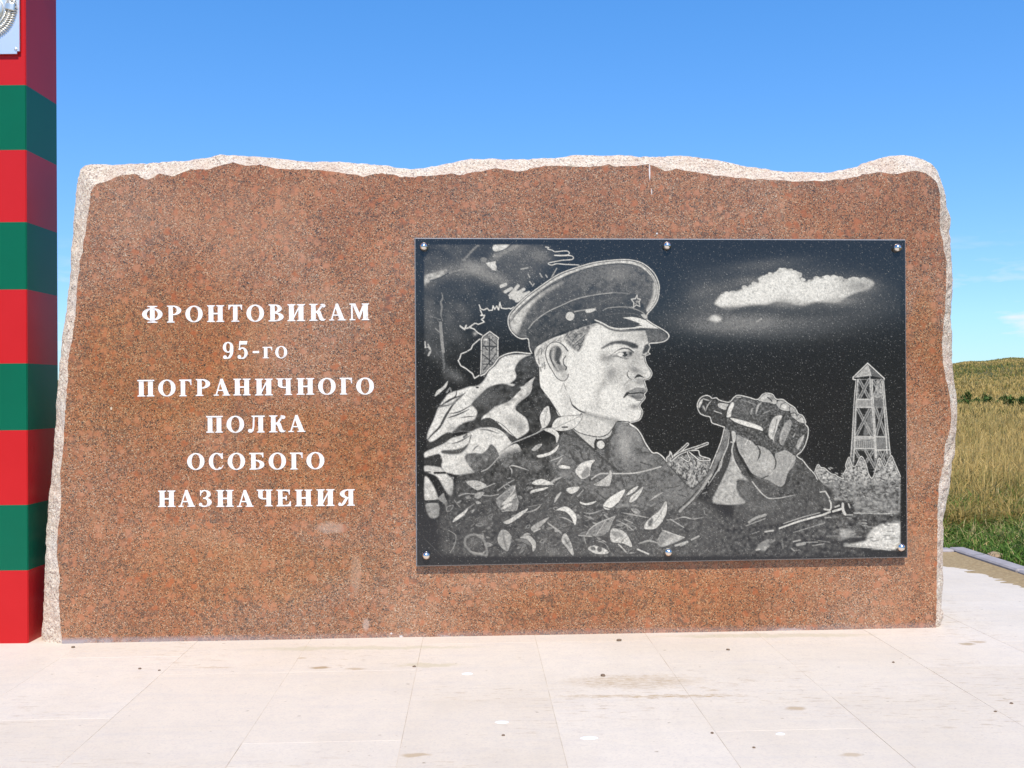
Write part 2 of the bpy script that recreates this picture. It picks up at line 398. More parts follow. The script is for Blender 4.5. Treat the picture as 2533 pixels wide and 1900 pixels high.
for (px, py, rx, rz, k, cc) in [(820, 1306, .10, .035, .42, (.50, .36, .28)), (880, 1420, .035, .13, .25, (.52, .37, .28)), (905, 1545, .02, .04, .4, (.60, .48, .40)), (1120, 1575, .10, .012, .4, (.5, .44, .42)), (1950, 1560, .10, .02, .5, (.50, .46, .45)),
                                (992, 1574, .012, .006, .8, (.75, .73, .70)), (968, 1567, .007, .006, .8, (.75, .73, .70)),
                                (1607, 425, .0045, .055, .8, (.80, .79, .76)), (1612, 474, .003, .02, .7, (.80, .79, .76)), (1625, 578, .006, .006, .8, (.8, .79, .76)), (275, 1010, .006, .01, .7, (.78, .74, .7))]:
    q = M.near(fl(px, py), (rx, .3, rz), min(.05, rx * .7), 18)
    c = M.mix(M.math('MULTIPLY', M.mr(q, 1, .6), k), c, cc)
for (px, py, rx, rz, k) in [(400, 900, .62, .55, .75), (800, 1120, .55, .35, .6), (640, 1400, .8, .25, .5), (2290, 830, .12, .35, .6), (1600, 1480, 1.1, .18, .45)]:
    q = M.near(fl(px, py), (rx, .9, rz), .35, 3.2)        # rusty yellow seepage stains
    c = M.mix(M.math('MULTIPLY', M.mr(q, 1.05, .55), k), c, M.mix(1.0, c, (.98, .84, .56), 'MULTIPLY'))
# grey cement smear along the foot of the face, mostly at its left end
sp = M.n.new('ShaderNodeSeparateXYZ'); M.l.new(M.co, sp.inputs[0])
foot = M.math('MULTIPLY', M.mr(sp.outputs[2], .034, .012), M.mr(M.noise(6, 5, .7), .30, .48))
foot = M.math('MULTIPLY', foot, M.mr(sp.outputs[0], -1.2, -2.2, .25, 1))
c = M.mix(M.math('MULTIPLY', foot, .85), c, (.36, .32, .33))
M.base(c); M.set('Roughness', M.mr(M.noise(40, 3), .3, .7, .24, .40))
link('polished_face', face_me, M.m, stone)
# rough, split edge all round and the split back
rings = []
Bd = .52
nA, nB = 12, 14
cen = (Pw.mean(0) + Qw.mean(0)) / 2
for j in range(nA + nB + 1):
    if j <= nA:
        t = j / nA; base = Pw * (1 - t) + Qw * t
        # keep the lip at the face and bulge outwards in between
        base = base + N * (DEP * (t - t ** 1.5)) * .35
        amp = .017 * math.sin(math.pi * t) ** .6 if 0 < t < 1 else 0
        if t == 1: amp = .006
    else:
        t = (j - nA) / nB
        inw = (cen - Qw); inw[:, 1] = 0; inw[:, 0] *= .02; inw[:, 2] *= .05
        base = Qw + V * (t * (Bd - DEP)) + inw * t ** 2
        amp = .018 * min(1, t * 3)
    ring = []
    for i, p in enumerate(base):
        pv = Vector(p)
        a = (mnoise.noise(pv * 9) * 1.0 + mnoise.noise(pv * 24) * .6 + mnoise.noise(pv * 60) * .55) * amp
        b_ = (mnoise.noise(pv * 9 + Vector((31, 0, 0))) + mnoise.noise(pv * 24 + Vector((11, 0, 0))) * .6) * amp
        i0, i1 = max(0, i - 1), min(n_ - 1, i + 1)
        tg = Qw[i1] - Qw[i0]; nn = np.cross(tg, V); nn /= (np.linalg.norm(nn) + 1e-9)
        q = p + nn * (-a) + N * b_ * .8
        q[2] = -.004 if i in (0, n_ - 1) else max(q[2], -.004)
        ring.append(q - STONE)
    rings.append(ring)
vs_ = [v for r in rings for v in r]; fs = []
for j in range(nA + nB):
    for i in range(n_ - 1):
        a = j * n_ + i; fs.append((a, a + n_, a + n_ + 1, a + 1))
M = Mat('split_pale_granite', 0.85, 0.3)
r1, d1, g1 = M.vor(150)
c = M.ramp(r1, [(0, (.26, .20, .17)), (.12, (.48, .36, .29)), (.32, (.66, .53, .40)), (.7, (.77, .65, .50)), (1, (.85, .78, .65))])
c = M.mix(M.mr(M.noise(8, 5, .65), .38, .66, 0, .45), c, (.60, .40, .29))
c = M.mix(M.mr(M.noise(3, 4, .6), .55, .75, 0, .45), c, (.72, .68, .63))
c = M.mix(M.mr(M.noise(26, 4, .7), .62, .70, 0, .6), c, (.25, .16, .13))
M.base(c); M.bump(M.noise(85, 6, .7), .9, .012)
link('rough_edge', mesh('rough_edge', vs_, fs), M.m, stone)
roughm = M.m
bm = bmesh.new(); tess(bm, [p + STONE for p in rings[-1]])
link('split_back', bm_mesh('split_back', bm), roughm, stone)

# ------------------------------------------------------------------ inscription: bold serif capitals built from outlines
def arc(cx, cy, rx, ry, a0, a1, n=22):
    return [(cx + rx * math.cos(R(a0 + (a1 - a0) * i / n)), cy + ry * math.sin(R(a0 + (a1 - a0) * i / n))) for i in range(n + 1)]
def rect(a, b, c_, d): return [(a, b), (c_, b), (c_, d), (a, d)]
def bow(cx, cy, ox, oy, ix, iy, a0, a1, icx=None, n=22):
    return arc(cx, cy, ox, oy, a0, a1, n) + arc(cx if icx is None else icx, cy, ix, iy, a1, a0, n)
def stem(x0, x1, y0=0.0, y1=1.0, s=.055, h=.085, foot=True, head=True, l=True, r_=True):
    P_ = []
    if foot:
        P_.append([(x0 - s * l, y0), (x1 + s * r_, y0), (x1 + s * r_, y0 + h * .55), (x1, y0 + h), (x0, y0 + h), (x0 - s * l, y0 + h * .55)])
    if head:
        P_.append([(x0 - s * l, y1), (x0 - s * l, y1 - h * .55), (x0, y1 - h), (x1, y1 - h), (x1 + s * r_, y1 - h * .55), (x1 + s * r_, y1)])
    P_.append(rect(x0, y0 + (h if foot else 0), x1, y1 - (h if head else 0)))
    return P_
S_ = .27
def ring_(cx, cy, ox, oy, ix, iy): return [bow(cx, cy, ox, oy, ix, iy, 0, 180), bow(cx, cy, ox, oy, ix, iy, 180, 360)]
def glyph(ch):
    if ch == 'О' or ch == 'о': return ring_(.5, .5, .5, .5, .245, .43)
    if ch == 'Ф': return stem(.385, .615, s=.13) + [bow(.5, .5, .5, .37, .27, .30, 90, 270), bow(.5, .5, .5, .37, .27, .30, -90, 90)]
    if ch == 'Р': return stem(.12, .42, s=.12) + [bow(.42, .715, .58, .285, .27, .215, -90, 90) , rect(.40, .93, .43, 1), rect(.40, .43, .43, .50)]
    if ch == 'Н': return stem(.09, .37, s=.09) + stem(.63, .91, s=.09) + [rect(.36, .455, .64, .545)]
    if ch == 'П': return stem(.09, .37, s=.09, head=False) + stem(.63, .91, s=.09, head=False) + [rect(0, .915, 1, 1), [(.0, .95), (.09, .90), (.37, .90), (.37, .92), (0, .92)], [(1, .95), (.91, .90), (.63, .90), (.63, .92), (1, .92)]]
    if ch == 'Т': return stem(.34, .66, s=.13, head=False) + [rect(0, .91, 1, 1), [(0, .92), (0, .70), (.05, .70), (.14, .86), (.2, .92)], [(1, .92), (.8, .92), (.86, .86), (.95, .70), (1, .70)]]
    if ch == 'В': return stem(.12, .42, s=.12, r_=False) + [bow(.42, .755, .46, .245, .18, .175, -90, 90), bow(.42, .265, .58, .265, .27, .19, -90, 90), rect(.40, .93, .43, 1), rect(.40, 0, .43, .075), rect(.4, .46, .46, .58)]
    if ch == 'И': return stem(.09, .37, s=.09) + stem(.63, .91, s=.09) + [[(.36, .13), (.36, .30), (.64, .87), (.64, .70)]]
    if ch == 'К': return stem(.12, .40, s=.12) + [[(.40, .46), (.40, .56), (.50, .60), (.70, .90), (.84, .90), (.74, .72), (.62, .58), (.52, .50)], arc(.88, .885, .12, .105, 0, 360), arc(.80, .93, .12, .07, 0, 180),
            [(.42, .50), (.56, .62), (.70, .55), (.84, .16), (.93, .08), (1.0, .12), (1.0, .06), (.90, 0), (.74, 0), (.63, .07), (.52, .38)]]
    if ch == 'А': return [[(.41, 1), (.55, 1), (.93, .06), (.63, .06), (.40, .72), (.20, .06), (.11, .06)], rect(0, 0, .31, .065), rect(.53, 0, 1, .065), rect(.22, .28, .62, .35)]
    if ch == 'М': return [rect(0, 0, .30, .07), rect(.08, .05, .17, .97), rect(0, .93, .28, 1), [(.13, 1), (.30, 1), (.52, .40), (.46, .06)], [(.46, .06), (.52, .06), (.80, 1), (.70, 1), (.50, .42)], stem(.69, .93, s=.07)[0], stem(.69, .93, s=.07)[1], stem(.69, .93, s=.07)[2]]
    if ch == '9': return [bow(.5, .68, .5, .32, .20, .25, 0, 180), bow(.5, .68, .5, .32, .20, .25, 180, 360), [(1, .68), (1, .45), (.92, .22), (.72, .04), (.45, 0), (.30, 0), (.30, .06), (.50, .10), (.66, .26), (.70, .50), (.70, .68)], arc(.20, .10, .18, .11, 0, 360), rect(.2, 0, .45, .06)]
    if ch == '5': return [[(.18, 1), (.95, 1), (.88, .80), (.28, .80), (.24, .62), (.14, .55)], rect(.16, .52, .24, .9), bow(.45, .32, .52, .33, .22, .25, -95, 140), arc(.18, .11, .17, .11, 0, 360), rect(.18, 0, .46, .065)]
    if ch == '-': return [rect(0, 0, 1, 1)]
    if ch == 'г': return stem(.14, .50, s=.14, head=False) + [rect(0, .91, 1, 1), [(1, .92), (.72, .92), (.88, .84), (.95, .66), (1, .66)]]
    if ch == 'Г': return stem(.12, .48, s=.12, head=False) + [rect(0, .915, 1, 1), [(1, .92), (.70, .92), (.86, .86), (.94, .66), (1, .66)]]
    if ch == 'Ч': return stem(.60, .88, s=.10) + [stem(.10, .37, s=.10, y0=.55, foot=False)[0], rect(.10, .6, .37, .92), bow(.42, .62, .32, .20, .06, .12, 180, 270), rect(.41, .42, .62, .50)]
    if ch == 'Л': return stem(.62, .90, s=.09, head=False) + [rect(.22, .915, 1, 1), [(.30, .92), (.40, .92), (.38, .35), (.33, .10), (.22, 0), (.12, 0), (.12, .05), (.22, .10), (.28, .35)], arc(.13, .11, .13, .11, 0, 360)]
    if ch == 'С': return [bow(.54, .5, .54, .5, .25, .43, 48, 312), [(.93, 1), (.88, .94), (.80, .96), (.66, .92), (.84, .70), (.88, .64), (.96, .64), (.96, 1)], [(.70, .08), (.86, .13), (.98, .30), (1.0, .25), (.9, .1), (.75, .02)]]
    if ch == 'Б': return stem(.12, .42, s=.12, head=False, r_=False) + [rect(0, .915, .94, 1), [(.94, .92), (.68, .92), (.82, .86), (.88, .72), (.94, .72)], bow(.42, .29, .58, .29, .28, .215, -90, 90), rect(.40, 0, .43, .075), rect(.40, .505, .43, .58)]
    if ch == 'З': return [bow(.45, .755, .48, .245, .17, .18, -80, 120), bow(.42, .27, .58, .27, .24, .20, -120, 80), arc(.13, .15, .13, .10, 0, 360), [(.10, .66), (.10, 1), (.16, 1), (.2, .95), (.30, .97), (.34, .90), (.20, .80), (.16, .66)], rect(.34, .47, .58, .56), [(.12, .06), (.30, .0), (.4, .0), (.4, .07), (.25, .12)]]
    if ch == 'Е': return stem(.12, .42, s=.12, r_=False) + [rect(.40, .915, .93, 1), rect(.40, 0, 1, .085), rect(.40, .46, .68, .54), [(.93, .92), (.66, .92), (.82, .86), (.87, .70), (.93, .70)], [(1, .08), (.70, .08), (.86, .14), (.94, .30), (1, .30)], [(.64, .36), (.72, .36), (.72, .64), (.64, .64)]]
    if ch == 'Я': return stem(.62, .90, s=.10) + [bow(.60, .73, .50, .27, .22, .20, 90, 270), rect(.59, .93, .64, 1), rect(.54, .46, .64, .53), [(.44, .50), (.64, .52), (.40, .12), (.26, .0), (.06, 0), (.0, .07), (.10, .07), (.20, .12)], arc(.09, .10, .09, .10, 0, 360)]
    return [rect(0, 0, 1, 1)]
LT = {1: ('ФРОНТОВИКАМ', [110,322,480,665,848,1002,1190,1352,1538,1708,1882], [285,445,628,812,965,1152,1320,1503,1678,1848,2052], [128,125,125,122,118,116,115,113,110,108,107], [272,270,268,265,263,264,260,258,255,252,250]),
      2: ('95-го', [800,925,1055,1140,1248], [890,1015,1110,1222,1350], [435,428,513,478,470], [580,580,531,575,577]),
      3: ('ПОГРАНИЧНОГО', [70,248,428,568,722,890,1075,1258,1430,1615,1800,1940], [215,396,532,692,862,1038,1228,1395,1582,1765,1905,2092], [760,757,757,753,750,750,750,747,745,742,742,740], [902,902,900,897,895,893,893,890,887,888,885,887]),
      4: ('ПОЛКА', [658,832,1015,1195,1360], [800,982,1158,1335,1505], [170,168,167,165,162], [313,315,312,310,307]),
      5: ('ОСОБОГО', [495,680,842,1027,1192,1375,1515], [643,805,990,1155,1340,1482,1668], [487,485,485,485,483,483,478], [632,632,632,628,630,627,627]),
      6: ('НАЗНАЧЕНИЯ', [247,420,595,745,920,1090,1258,1418,1600,1787], [395,563,705,893,1062,1228,1382,1565,1755,1928], [808,803,803,803,803,800,800,800,797,797], [948,947,948,947,947,943,942,942,940,938])}
M = Mat('white_letter_paint', 0.7, 0.3)
M.base(M.mix(M.mr(M.noise(35, 4, .6), .52, .74), (.80, .77, .73), (.55, .47, .43)))
letm = M.m
for li, (txt, xa, xb, ya, yb) in LT.items():
    oy = 720 if li < 4 else 980
    for ch, x0, x1, y0, y1 in zip(txt, xa, xb, ya, yb):
        bm = bmesh.new()
        bl = onface(320 + x0 / 3.456, oy + y1 / 3.456)
        w = onface(320 + x1 / 3.456, oy + y1 / 3.456) - bl; h = onface(320 + x0 / 3.456, oy + y0 / 3.456) - bl
        w = U * (w @ U); h = np.array([0, 0, h[2]])
        for k, poly in enumerate(glyph(ch)):
            dz = .0012 + .00035 * k
            fr = [bm.verts.new(w * a + h * b - N * .0005) for a, b in poly]
            f_ = bm.faces.new(fr); r = bmesh.ops.extrude_face_region(bm, geom=[f_])
            for e in r['geom']:
                if isinstance(e, bmesh.types.BMVert): e.co += Vector(N * (dz + .0005))
        bmesh.ops.triangulate(bm, faces=[f for f in bm.faces if len(f.verts) > 4])
        link('letter', bm_mesh('letter', bm), letm, stone, tuple(bl - STONE))

# ------------------------------------------------------------------ engraved plaque: the drawing is etched tone, held per vertex on the polished slab
CX0, CY0, CW, CH = 1018, 580, 1240, 832
cv = np.full((CH, CW), .0, np.float32)
FRM = {'A': (1010, 570, 5.53), 'B': (1210, 610, 4.424), 'C': (1010, 870, 5.53), 'D': (1010, 1120, 5.53), 'E': (1360, 970, 5.53), 'F': (1360, 1120, 5.53),
       'G': (1660, 920, 5.53), 'H': (1860, 870, 5.53), 'I': (1860, 1120, 5.53), 'J': (1610, 570, 3.403), 'K': (1310, 800, 6.381)}
def pts(fr, s):
    a = np.array([[float(q) for q in w.split(',')] for w in s.split()]); x0, y0, k = FRM[fr]
    return a / k + [x0 - CX0, y0 - CY0]
def spline(p, closed, k=6):
    if len(p) < 3: return p
    q = np.vstack([p[-1:], p, p[:2]]) if closed else np.vstack([2 * p[0] - p[1], p, 2 * p[-1] - p[-2]])
    out = []
    for i in range(1, len(q) - 2):
        a, b, c_, d = q[i - 1:i + 3]
        for t in np.arange(k) / k:
            out.append(.5 * (2 * b + (c_ - a) * t + (2 * a - 5 * b + 4 * c_ - d) * t * t + (3 * b - a - 3 * c_ + d) * t ** 3))
    if not closed: out.append(p[-1])
    return np.array(out)
def blur(a, r):
    if r < .5: return a
    r = int(round(r))
    for _ in range(2):
        for ax in (0, 1):
            pad = [(0, 0), (0, 0)]; pad[ax] = (r + 1, r)
            c_ = np.cumsum(np.pad(a, pad, mode='edge'), axis=ax)
            a = (np.take(c_, range(2 * r + 1, c_.shape[ax]), ax) - np.take(c_, range(0, c_.shape[ax] - 2 * r - 1), ax)) / (2 * r + 1)
    return a
def comp(m, x0, y0, tone, a=1.0, mode='mix'):
    h, w = m.shape; X0, Y0, X1, Y1 = max(x0, 0), max(y0, 0), min(x0 + w, CW), min(y0 + h, CH)
    if X1 <= X0 or Y1 <= Y0: return
    if isinstance(tone, np.ndarray): tone = tone[Y0 - y0:Y1 - y0, X0 - x0:X1 - x0]
    m = m[Y0 - y0:Y1 - y0, X0 - x0:X1 - x0] * a; s = cv[Y0:Y1, X0:X1]
    if mode == 'max': s[:] = np.maximum(s, m * tone)
    elif mode == 'add': s[:] = s + m * tone
    else: s[:] = s * (1 - m) + tone * m
def maskpoly(p, pad=2):
    ss = 3; x0, y0 = np.floor(p.min(0)).astype(int) - pad; x1, y1 = np.ceil(p.max(0)).astype(int) + pad
    w, h = x1 - x0, y1 - y0; q = (p - [x0, y0]) * ss
    tg = np.zeros((h * ss, w * ss + 2), np.int32)
    for (ax, ay), (bx, by) in zip(q, np.roll(q, -1, 0)):
        if ay == by: continue
        if ay > by: ax, ay, bx, by = bx, by, ax, ay
        r = np.arange(max(0, math.ceil(ay - .5)), min(h * ss, math.ceil(by - .5)))
        if len(r) == 0: continue
        xs = np.clip(np.ceil(ax + (r + .5 - ay) / (by - ay) * (bx - ax) - .5), 0, w * ss + 1).astype(int)
        np.add.at(tg, (r, xs), 1)
    m = (np.cumsum(tg, 1) & 1)[:, :w * ss].reshape(h, ss, w, ss).mean((1, 3)).astype(np.float32)
    return m, x0, y0
def fill(fr, s, tone, soft=0, a=1.0, sm=True, mode='mix', tex=0.0, sc=3):
    p = pts(fr, s)
    if sm: p = spline(p, True)
    m, x0, y0 = maskpoly(p, 3 + int(soft * 3))
    if soft: m = blur(m, soft)
    if tex:
        nn = blur(rng.standard_normal(m.shape).astype(np.float32), sc); nn /= nn.std() + 1e-6
        tone = np.clip(tone + tex * nn, 0, 1)
    comp(m, x0, y0, tone, a, mode)
def line(fr, s, w, tone, a=1.0, sm=True, taper=False, soft=0, off=None):
    p = pts(fr, s); w = w / FRM[fr][2]
    if off: p = p + np.array(off) / FRM[fr][2]
    if sm: p = spline(p, False)
    x0, y0 = np.floor(p.min(0) - w - 3 - soft * 3).astype(int); x1, y1 = np.ceil(p.max(0) + w + 3 + soft * 3).astype(int)
    m = np.zeros((y1 - y0, x1 - x0), np.float32); n = len(p) - 1
    for i, (q0, q1) in enumerate(zip(p[:-1], p[1:])):
        ww = w * (1 - .75 * abs(2 * (i + .5) / n - 1) ** 1.5) if taper else w
        bx0, by0 = np.maximum(np.floor(np.minimum(q0, q1) - ww - 2).astype(int) - [x0, y0], 0)
        bx1, by1 = np.ceil(np.maximum(q0, q1) + ww + 2).astype(int) - [x0, y0]
        yy, xx = np.mgrid[by0:min(by1, m.shape[0]), bx0:min(bx1, m.shape[1])]
        if xx.size == 0: continue
        px, py = xx + x0 + .5 - q0[0], yy + y0 + .5 - q0[1]; dx, dy = q1 - q0
        t = np.clip((px * dx + py * dy) / (dx * dx + dy * dy + 1e-9), 0, 1)
        d = np.hypot(px - t * dx, py - t * dy)
        sl = m[by0:min(by1, m.shape[0]), bx0:min(bx1, m.shape[1])]
        np.maximum(sl, np.clip(ww / 2 + .5 - d, 0, 1), out=sl)
    if soft: m = blur(m, soft)
    comp(m, x0, y0, tone, a)
def outl(fr, s, w, tone=.82, sm=True, core=None):
    """engraver's contour: a light line with the polished stone left dark just beside it"""
    line(fr, s, w * 3.1, .03, .85, sm); line(fr, s, w * 1.25, tone + .06, 1, sm)
BK = 1.0
def blob(fr, x, y, rx, ry, tone, a, rot=0, mode='mix'):
    fx, fy, k = FRM[fr]; cx, cy = x / k + fx - CX0, y / k + fy - CY0; rx /= k; ry /= k; q = max(rx, ry) * 2.2
    x0, y0 = int(cx - q), int(cy - q); yy, xx = np.mgrid[0:int(2 * q), 0:int(2 * q)]
    dx, dy = xx + x0 - cx, yy + y0 - cy; c_, s_ = math.cos(R(rot)), math.sin(R(rot))
    a = min(1.0, a * BK)
    m = np.exp(-(((dx * c_ + dy * s_) / rx) ** 2 + ((-dx * s_ + dy * c_) / ry) ** 2)).astype(np.float32)
    comp(m, x0, y0, tone, a, mode)
def disc(fr, x, y, rx, ry, tone, rot=0):
    a = np.arange(28) / 28 * 2 * np.pi; c_, s_ = math.cos(R(rot)), math.sin(R(rot))
    ex, ey = rx * np.cos(a), ry * np.sin(a)
    fill(fr, ' '.join(f'{x + p * c_ - q * s_:.1f},{y + p * s_ + q * c_:.1f}' for p, q in zip(ex, ey)), tone, sm=False)
def leaf(fr, s, tone, vein=None, edge=True):
    if edge: line(fr, s + ' ' + s.split()[0], 16, .06, .7)
    fill(fr, s, min(.82, tone * 1.17), tex=.06, sc=1)
    if vein: line(fr, vein, 6, .12, .8)

# --- sky, smoke and trees of the drawing, upper left
fill('A', '218,195 1700,195 1650,700 1450,1000 1400,1100 1000,1060 820,1330 700,1659 218,1659', .10, 14, .9, tex=.03, sc=9)
line('A', '240,690 420,590 640,560 860,520 1000,560 1120,650 1300,690', 190, .30, .75, soft=9)
line('A', '1080,470 1220,360 1420,240 1560,200', 110, .33, .6, soft=6)
blob('A', 900, 510, 170, 90, .42, .7, 20); blob('A', 1150, 640, 190, 60, .33, .6, 15)
blob('A', 1820, 350, 180, 120, .34, .7, 20); blob('A', 1500, 300, 260, 160, .26, .6); blob('A', 1650, 560, 260, 120, .20, .6, 20)
blob('A', 700, 260, 160, 90, .16, .6, -30); blob('A', 480, 300, 70, 50, .03, .8)
blob('A', 1080, 860, 190, 110, .02, .9); blob('A', 560, 760, 230, 120, .04, .8); blob('A', 1250, 1250, 170, 200, .02, .95)
blob('A', 280, 1170, 60, 120, .25, .6)
fill('A', '220,620 360,580 520,530 510,600 400,650 290,700 225,750', .55, 1, .9, tex=.12)
line('A', '300,690 430,650 560,580', 20, .08, .8); line('A', '560,580 640,560 740,530', 20, .4, .7)
line('A', '750,410 820,340 890,260 960,200', 28, .38, .8, soft=1)
fill('A', '1185,195 1390,195 1330,250 1215,290 1155,262', .72, tex=.06); line('A', '1215,295 1330,255 1400,195', 12, .04)
line('A', '1190,350 1330,290 1480,205', 60, .36, .7, soft=2); disc('A', 1030, 400, 45, 35, .3)
fill('A', '1060,445 1200,420 1190,460 1210,500 1200,555 1150,540 1085,480', .72, sm=False)
for s in ('1270,765 1330,740', '1325,840 1410,795', '1390,890 1500,760', '1400,920 1580,805', '1440,930 1650,850', '1480,965 1640,890'): line('A', s, 44, .7, .95, taper=True)
fill('A', '1380,880 1470,820 1540,850 1650,850 1560,940 1480,970', .68, 1)
for s in ('1950,660 2030,520', '1990,660 2060,590', '1800,590 1830,640', '1880,610 1900,640', '1660,700 1690,740', '1700,760 1720,730', '1540,530 1640,510', '1640,600 1660,640'): line('A', s, 16, .6, .85, taper=True)
line('A', '455,850 470,930 445,980 460,1050 445,1150 470,1240', 30, .34, .8, taper=True)
line('A', '440,1265 450,1400 465,1560 478,1659', 42, .42, .85); line('C', '465,0 480,110 490,210', 30, .3, .7, soft=1); line('A', '300,1170 440,1220', 16, .3, .7); line('A', '370,1340 420,1390', 14, .35)
for s in ('228,1530 235,1600', '250,1600 290,1600 310,1650', '270,1560 290,1620'): line('A', s, 20, .6, taper=True)
line('C', '275,50 300,0', 24, .6, taper=True); line('C', '500,160 480,250', 14, .25); blob('C', 640, 330, 140, 70, .25, .7, 35); blob('C', 520, 280, 60, 100, .16, .7)
outl('A', '970,1020 990,1075 1030,1088 1080,1065 1105,1095 1150,1092 1160,1030 1182,1080 1210,1035 1235,1090 1252,985 1272,1062 1330,1072 1385,1065 1400,1075 1450,1045', 11, sm=False)
outl('A', '985,1090 1012,1150 990,1165 1045,1160 1030,1200 1000,1218 1040,1252 960,1285 910,1270 830,1325 900,1350 950,1400 1010,1432', 11, sm=False)
line('A', '712,1310 770,1355 792,1300', 22, .75, sm=False); line('A', '800,1340 860,1320', 20, .7); blob('A', 910, 1410, 30, 30, .5, .9)
outl('A', '992,1485 972,1490 880,1570 860,1622 800,1655', 11, sm=False); outl('C', '800,0 722,30 705,90 682,122 718,192 790,232 882,305 905,365 990,312', 11, sm=False)
# small watchtower at left
fill('A', '1000,1659 1000,1500 1030,1450 1115,1390 1225,1475 1222,1659', .36, sm=False, tex=.08, sc=1); fill('C', '1000,0 1222,0 1222,100 1100,240 1040,345 1000,320', .36, sm=False, tex=.08, sc=1)
for s in ('1110,1480 1110,1659', '1020,1585 1210,1585', '1020,1480 1090,1480'): line('A', s, 18, .05)
for s in ('1025,1560 1085,1640', '1130,1640 1200,1580', '1130,1490 1200,1560'): line('A', s, 14, .08)
for s in ('1110,0 1110,180', '1020,40 1210,200', '1200,30 1030,250', '1020,170 1200,170'): line('C', s, 14, .06)
line('A', '1040,1490 1080,1490', 26, .6); disc('A', 1065, 1497, 14, 12, .85)
outl('A', '1000,1659 1000,1492 1022,1448 1115,1382 1235,1470 1225,1500 1225,1659', 10, sm=False); outl('C', '1000,-4 990,310', 10, sm=False); outl('C', '1225,-4 1225,95', 10, sm=False)
outl('B', '615,5 652,10 640,26 690,40 725,56 840,47 875,65 870,85 830,95 715,95 780,101 890,99 922,120 910,140 870,146 800,150 720,165 650,180 655,196 690,202 740,188 830,195 960,200 987,208 980,225 935,240 960,247 1010,236', 7)
# --- cloud, right
blob('J', 900, 560, 560, 190, .22, .7, -8); blob('J', 1350, 420, 400, 120, .16, .6); blob('J', 700, 790, 480, 100, .30, .75, 3); blob('J', 1000, 770, 420, 60, .36, .7); blob('J', 1300, 800, 420, 120, .14, .6); blob('J', 1700, 620, 380, 150, .17, .7)
blob('J', 950, 290, 330, 50, .22, .6, -6); blob('J', 480, 560, 160, 200, .20, .6, -40); blob('J', 870, 420, 160, 40, .3, .6)
fill('J', '540,605 610,530 690,525 760,500 840,465 930,430 925,395 990,375 1060,350 1090,328 1180,335 1235,360 1250,400 1300,435 1410,398 1460,405 1510,388 1590,405 1620,430 1700,405 1830,410 1880,450 1820,500 1740,520 1650,560 1560,610 1400,605 1260,640 1160,610 1060,600 960,630 800,640 700,665 610,655 555,630', .84, 2.2, .97, tex=.05, sc=1)
for x, y, rx, ry in ((680, 655, 120, 22), (900, 640, 130, 24), (1230, 640, 150, 28), (1480, 625, 160, 28)): blob('J', x, y, rx, ry, .16, .75)
edge = np.array([[540, 605], [610, 530], [690, 525], [840, 465], [925, 425], [935, 395], [990, 375], [1060, 350], [1100, 330], [1180, 335], [1240, 370], [1290, 430], [1410, 400], [1510, 390], [1600, 410], [1700, 410], [1820, 415]], float)
for _ in range(90):
    i_ = rng.integers(0, len(edge) - 1); t_ = rng.random(); q_ = edge[i_] * (1 - t_) + edge[i_ + 1] * t_; r_ = rng.uniform(6, 26)
    disc('J', q_[0] + rng.uniform(-6, 10), q_[1] + rng.uniform(-9, 12), r_, r_ * .7, rng.uniform(.6, .84))
blob('J', 1130, 600, 120, 45, .45, .6); blob('J', 1760, 470, 160, 70, .32, .75); blob('J', 1600, 590, 140, 40, .4, .6); line('J', '700,680 900,665 1100,690 1250,690', 44, .10, .75, soft=4); line('J', '1100,715 1500,690 1800,660', 50, .09, .7, soft=5)
fill('J', '485,745 530,712 570,725 600,745 560,770 520,765', .72, 2); line('J', '890,770 930,745', 14, .55, .8); line('J', '560,340 700,520', 30, .1, .3, soft=5)
line('J', '330,560 480,500 620,470 800,430', 40, .26, .5, soft=7); line('J', '380,820 700,800 1000,800', 50, .3, .5, soft=7)
# --- big watchtower, right
fill('H', '1440,375 1800,375 1895,1430 1900,1600 1350,1600 1372,1150', .26, sm=False, tex=.05, sc=1)
for s in ('1468,388 1600,388 1600,640 1468,640', '1440,772 1615,772 1640,1150 1425,1150', '1690,772 1800,772 1830,1150 1700,1150', '1405,1355 1660,1360 1680,1600 1392,1600', '1745,1360 1830,1360 1860,1600 1715,1600', '1665,385 1775,385 1790,630 1655,630'): fill('H', s, .02, sm=False)
for s in ('1470,390 1605,640', '1600,385 1468,645', '1660,400 1790,630', '1770,390 1660,630', '1440,770 1640,1150', '1620,770 1425,1150', '1690,770 1830,1150', '1800,770 1695,1150', '1410,1350 1560,1600', '1660,1360 1500,1600', '1560,1360 1690,1600', '1745,1360 1860,1600', '1830,1360 1730,1600'):
    line('H', s, 40, .48, sm=False); line('H', s, 18, .17, sm=False)
fill('H', '1700,400 1740,390 1770,460 1775,620 1670,620 1690,500', .42, tex=.12, sc=1); fill('H', '1530,1080 1600,860 1640,900 1620,1100 1540,1150', .5, 1, .5)
fill('H', '1438,655 1630,655 1638,748 1434,748', .52, sm=False); fill('H', '1650,655 1818,655 1826,748 1656,748', .22, sm=False)
fill('H', '1408,1170 1662,1170 1672,1330 1400,1330', .42, sm=False); fill('H', '1690,1170 1855,1170 1870,1330 1700,1330', .24, sm=False)
for i in range(9):
    x = 1455 + i * 20; line('H', f'{x},665 {x},740', 6, .16)
    x = 1430 + i * 27; line('H', f'{x},1230 {x},1318', 7, .14); x = 1705 + i * 18; line('H', f'{x},1185 {x + 3},1320', 5, .4)
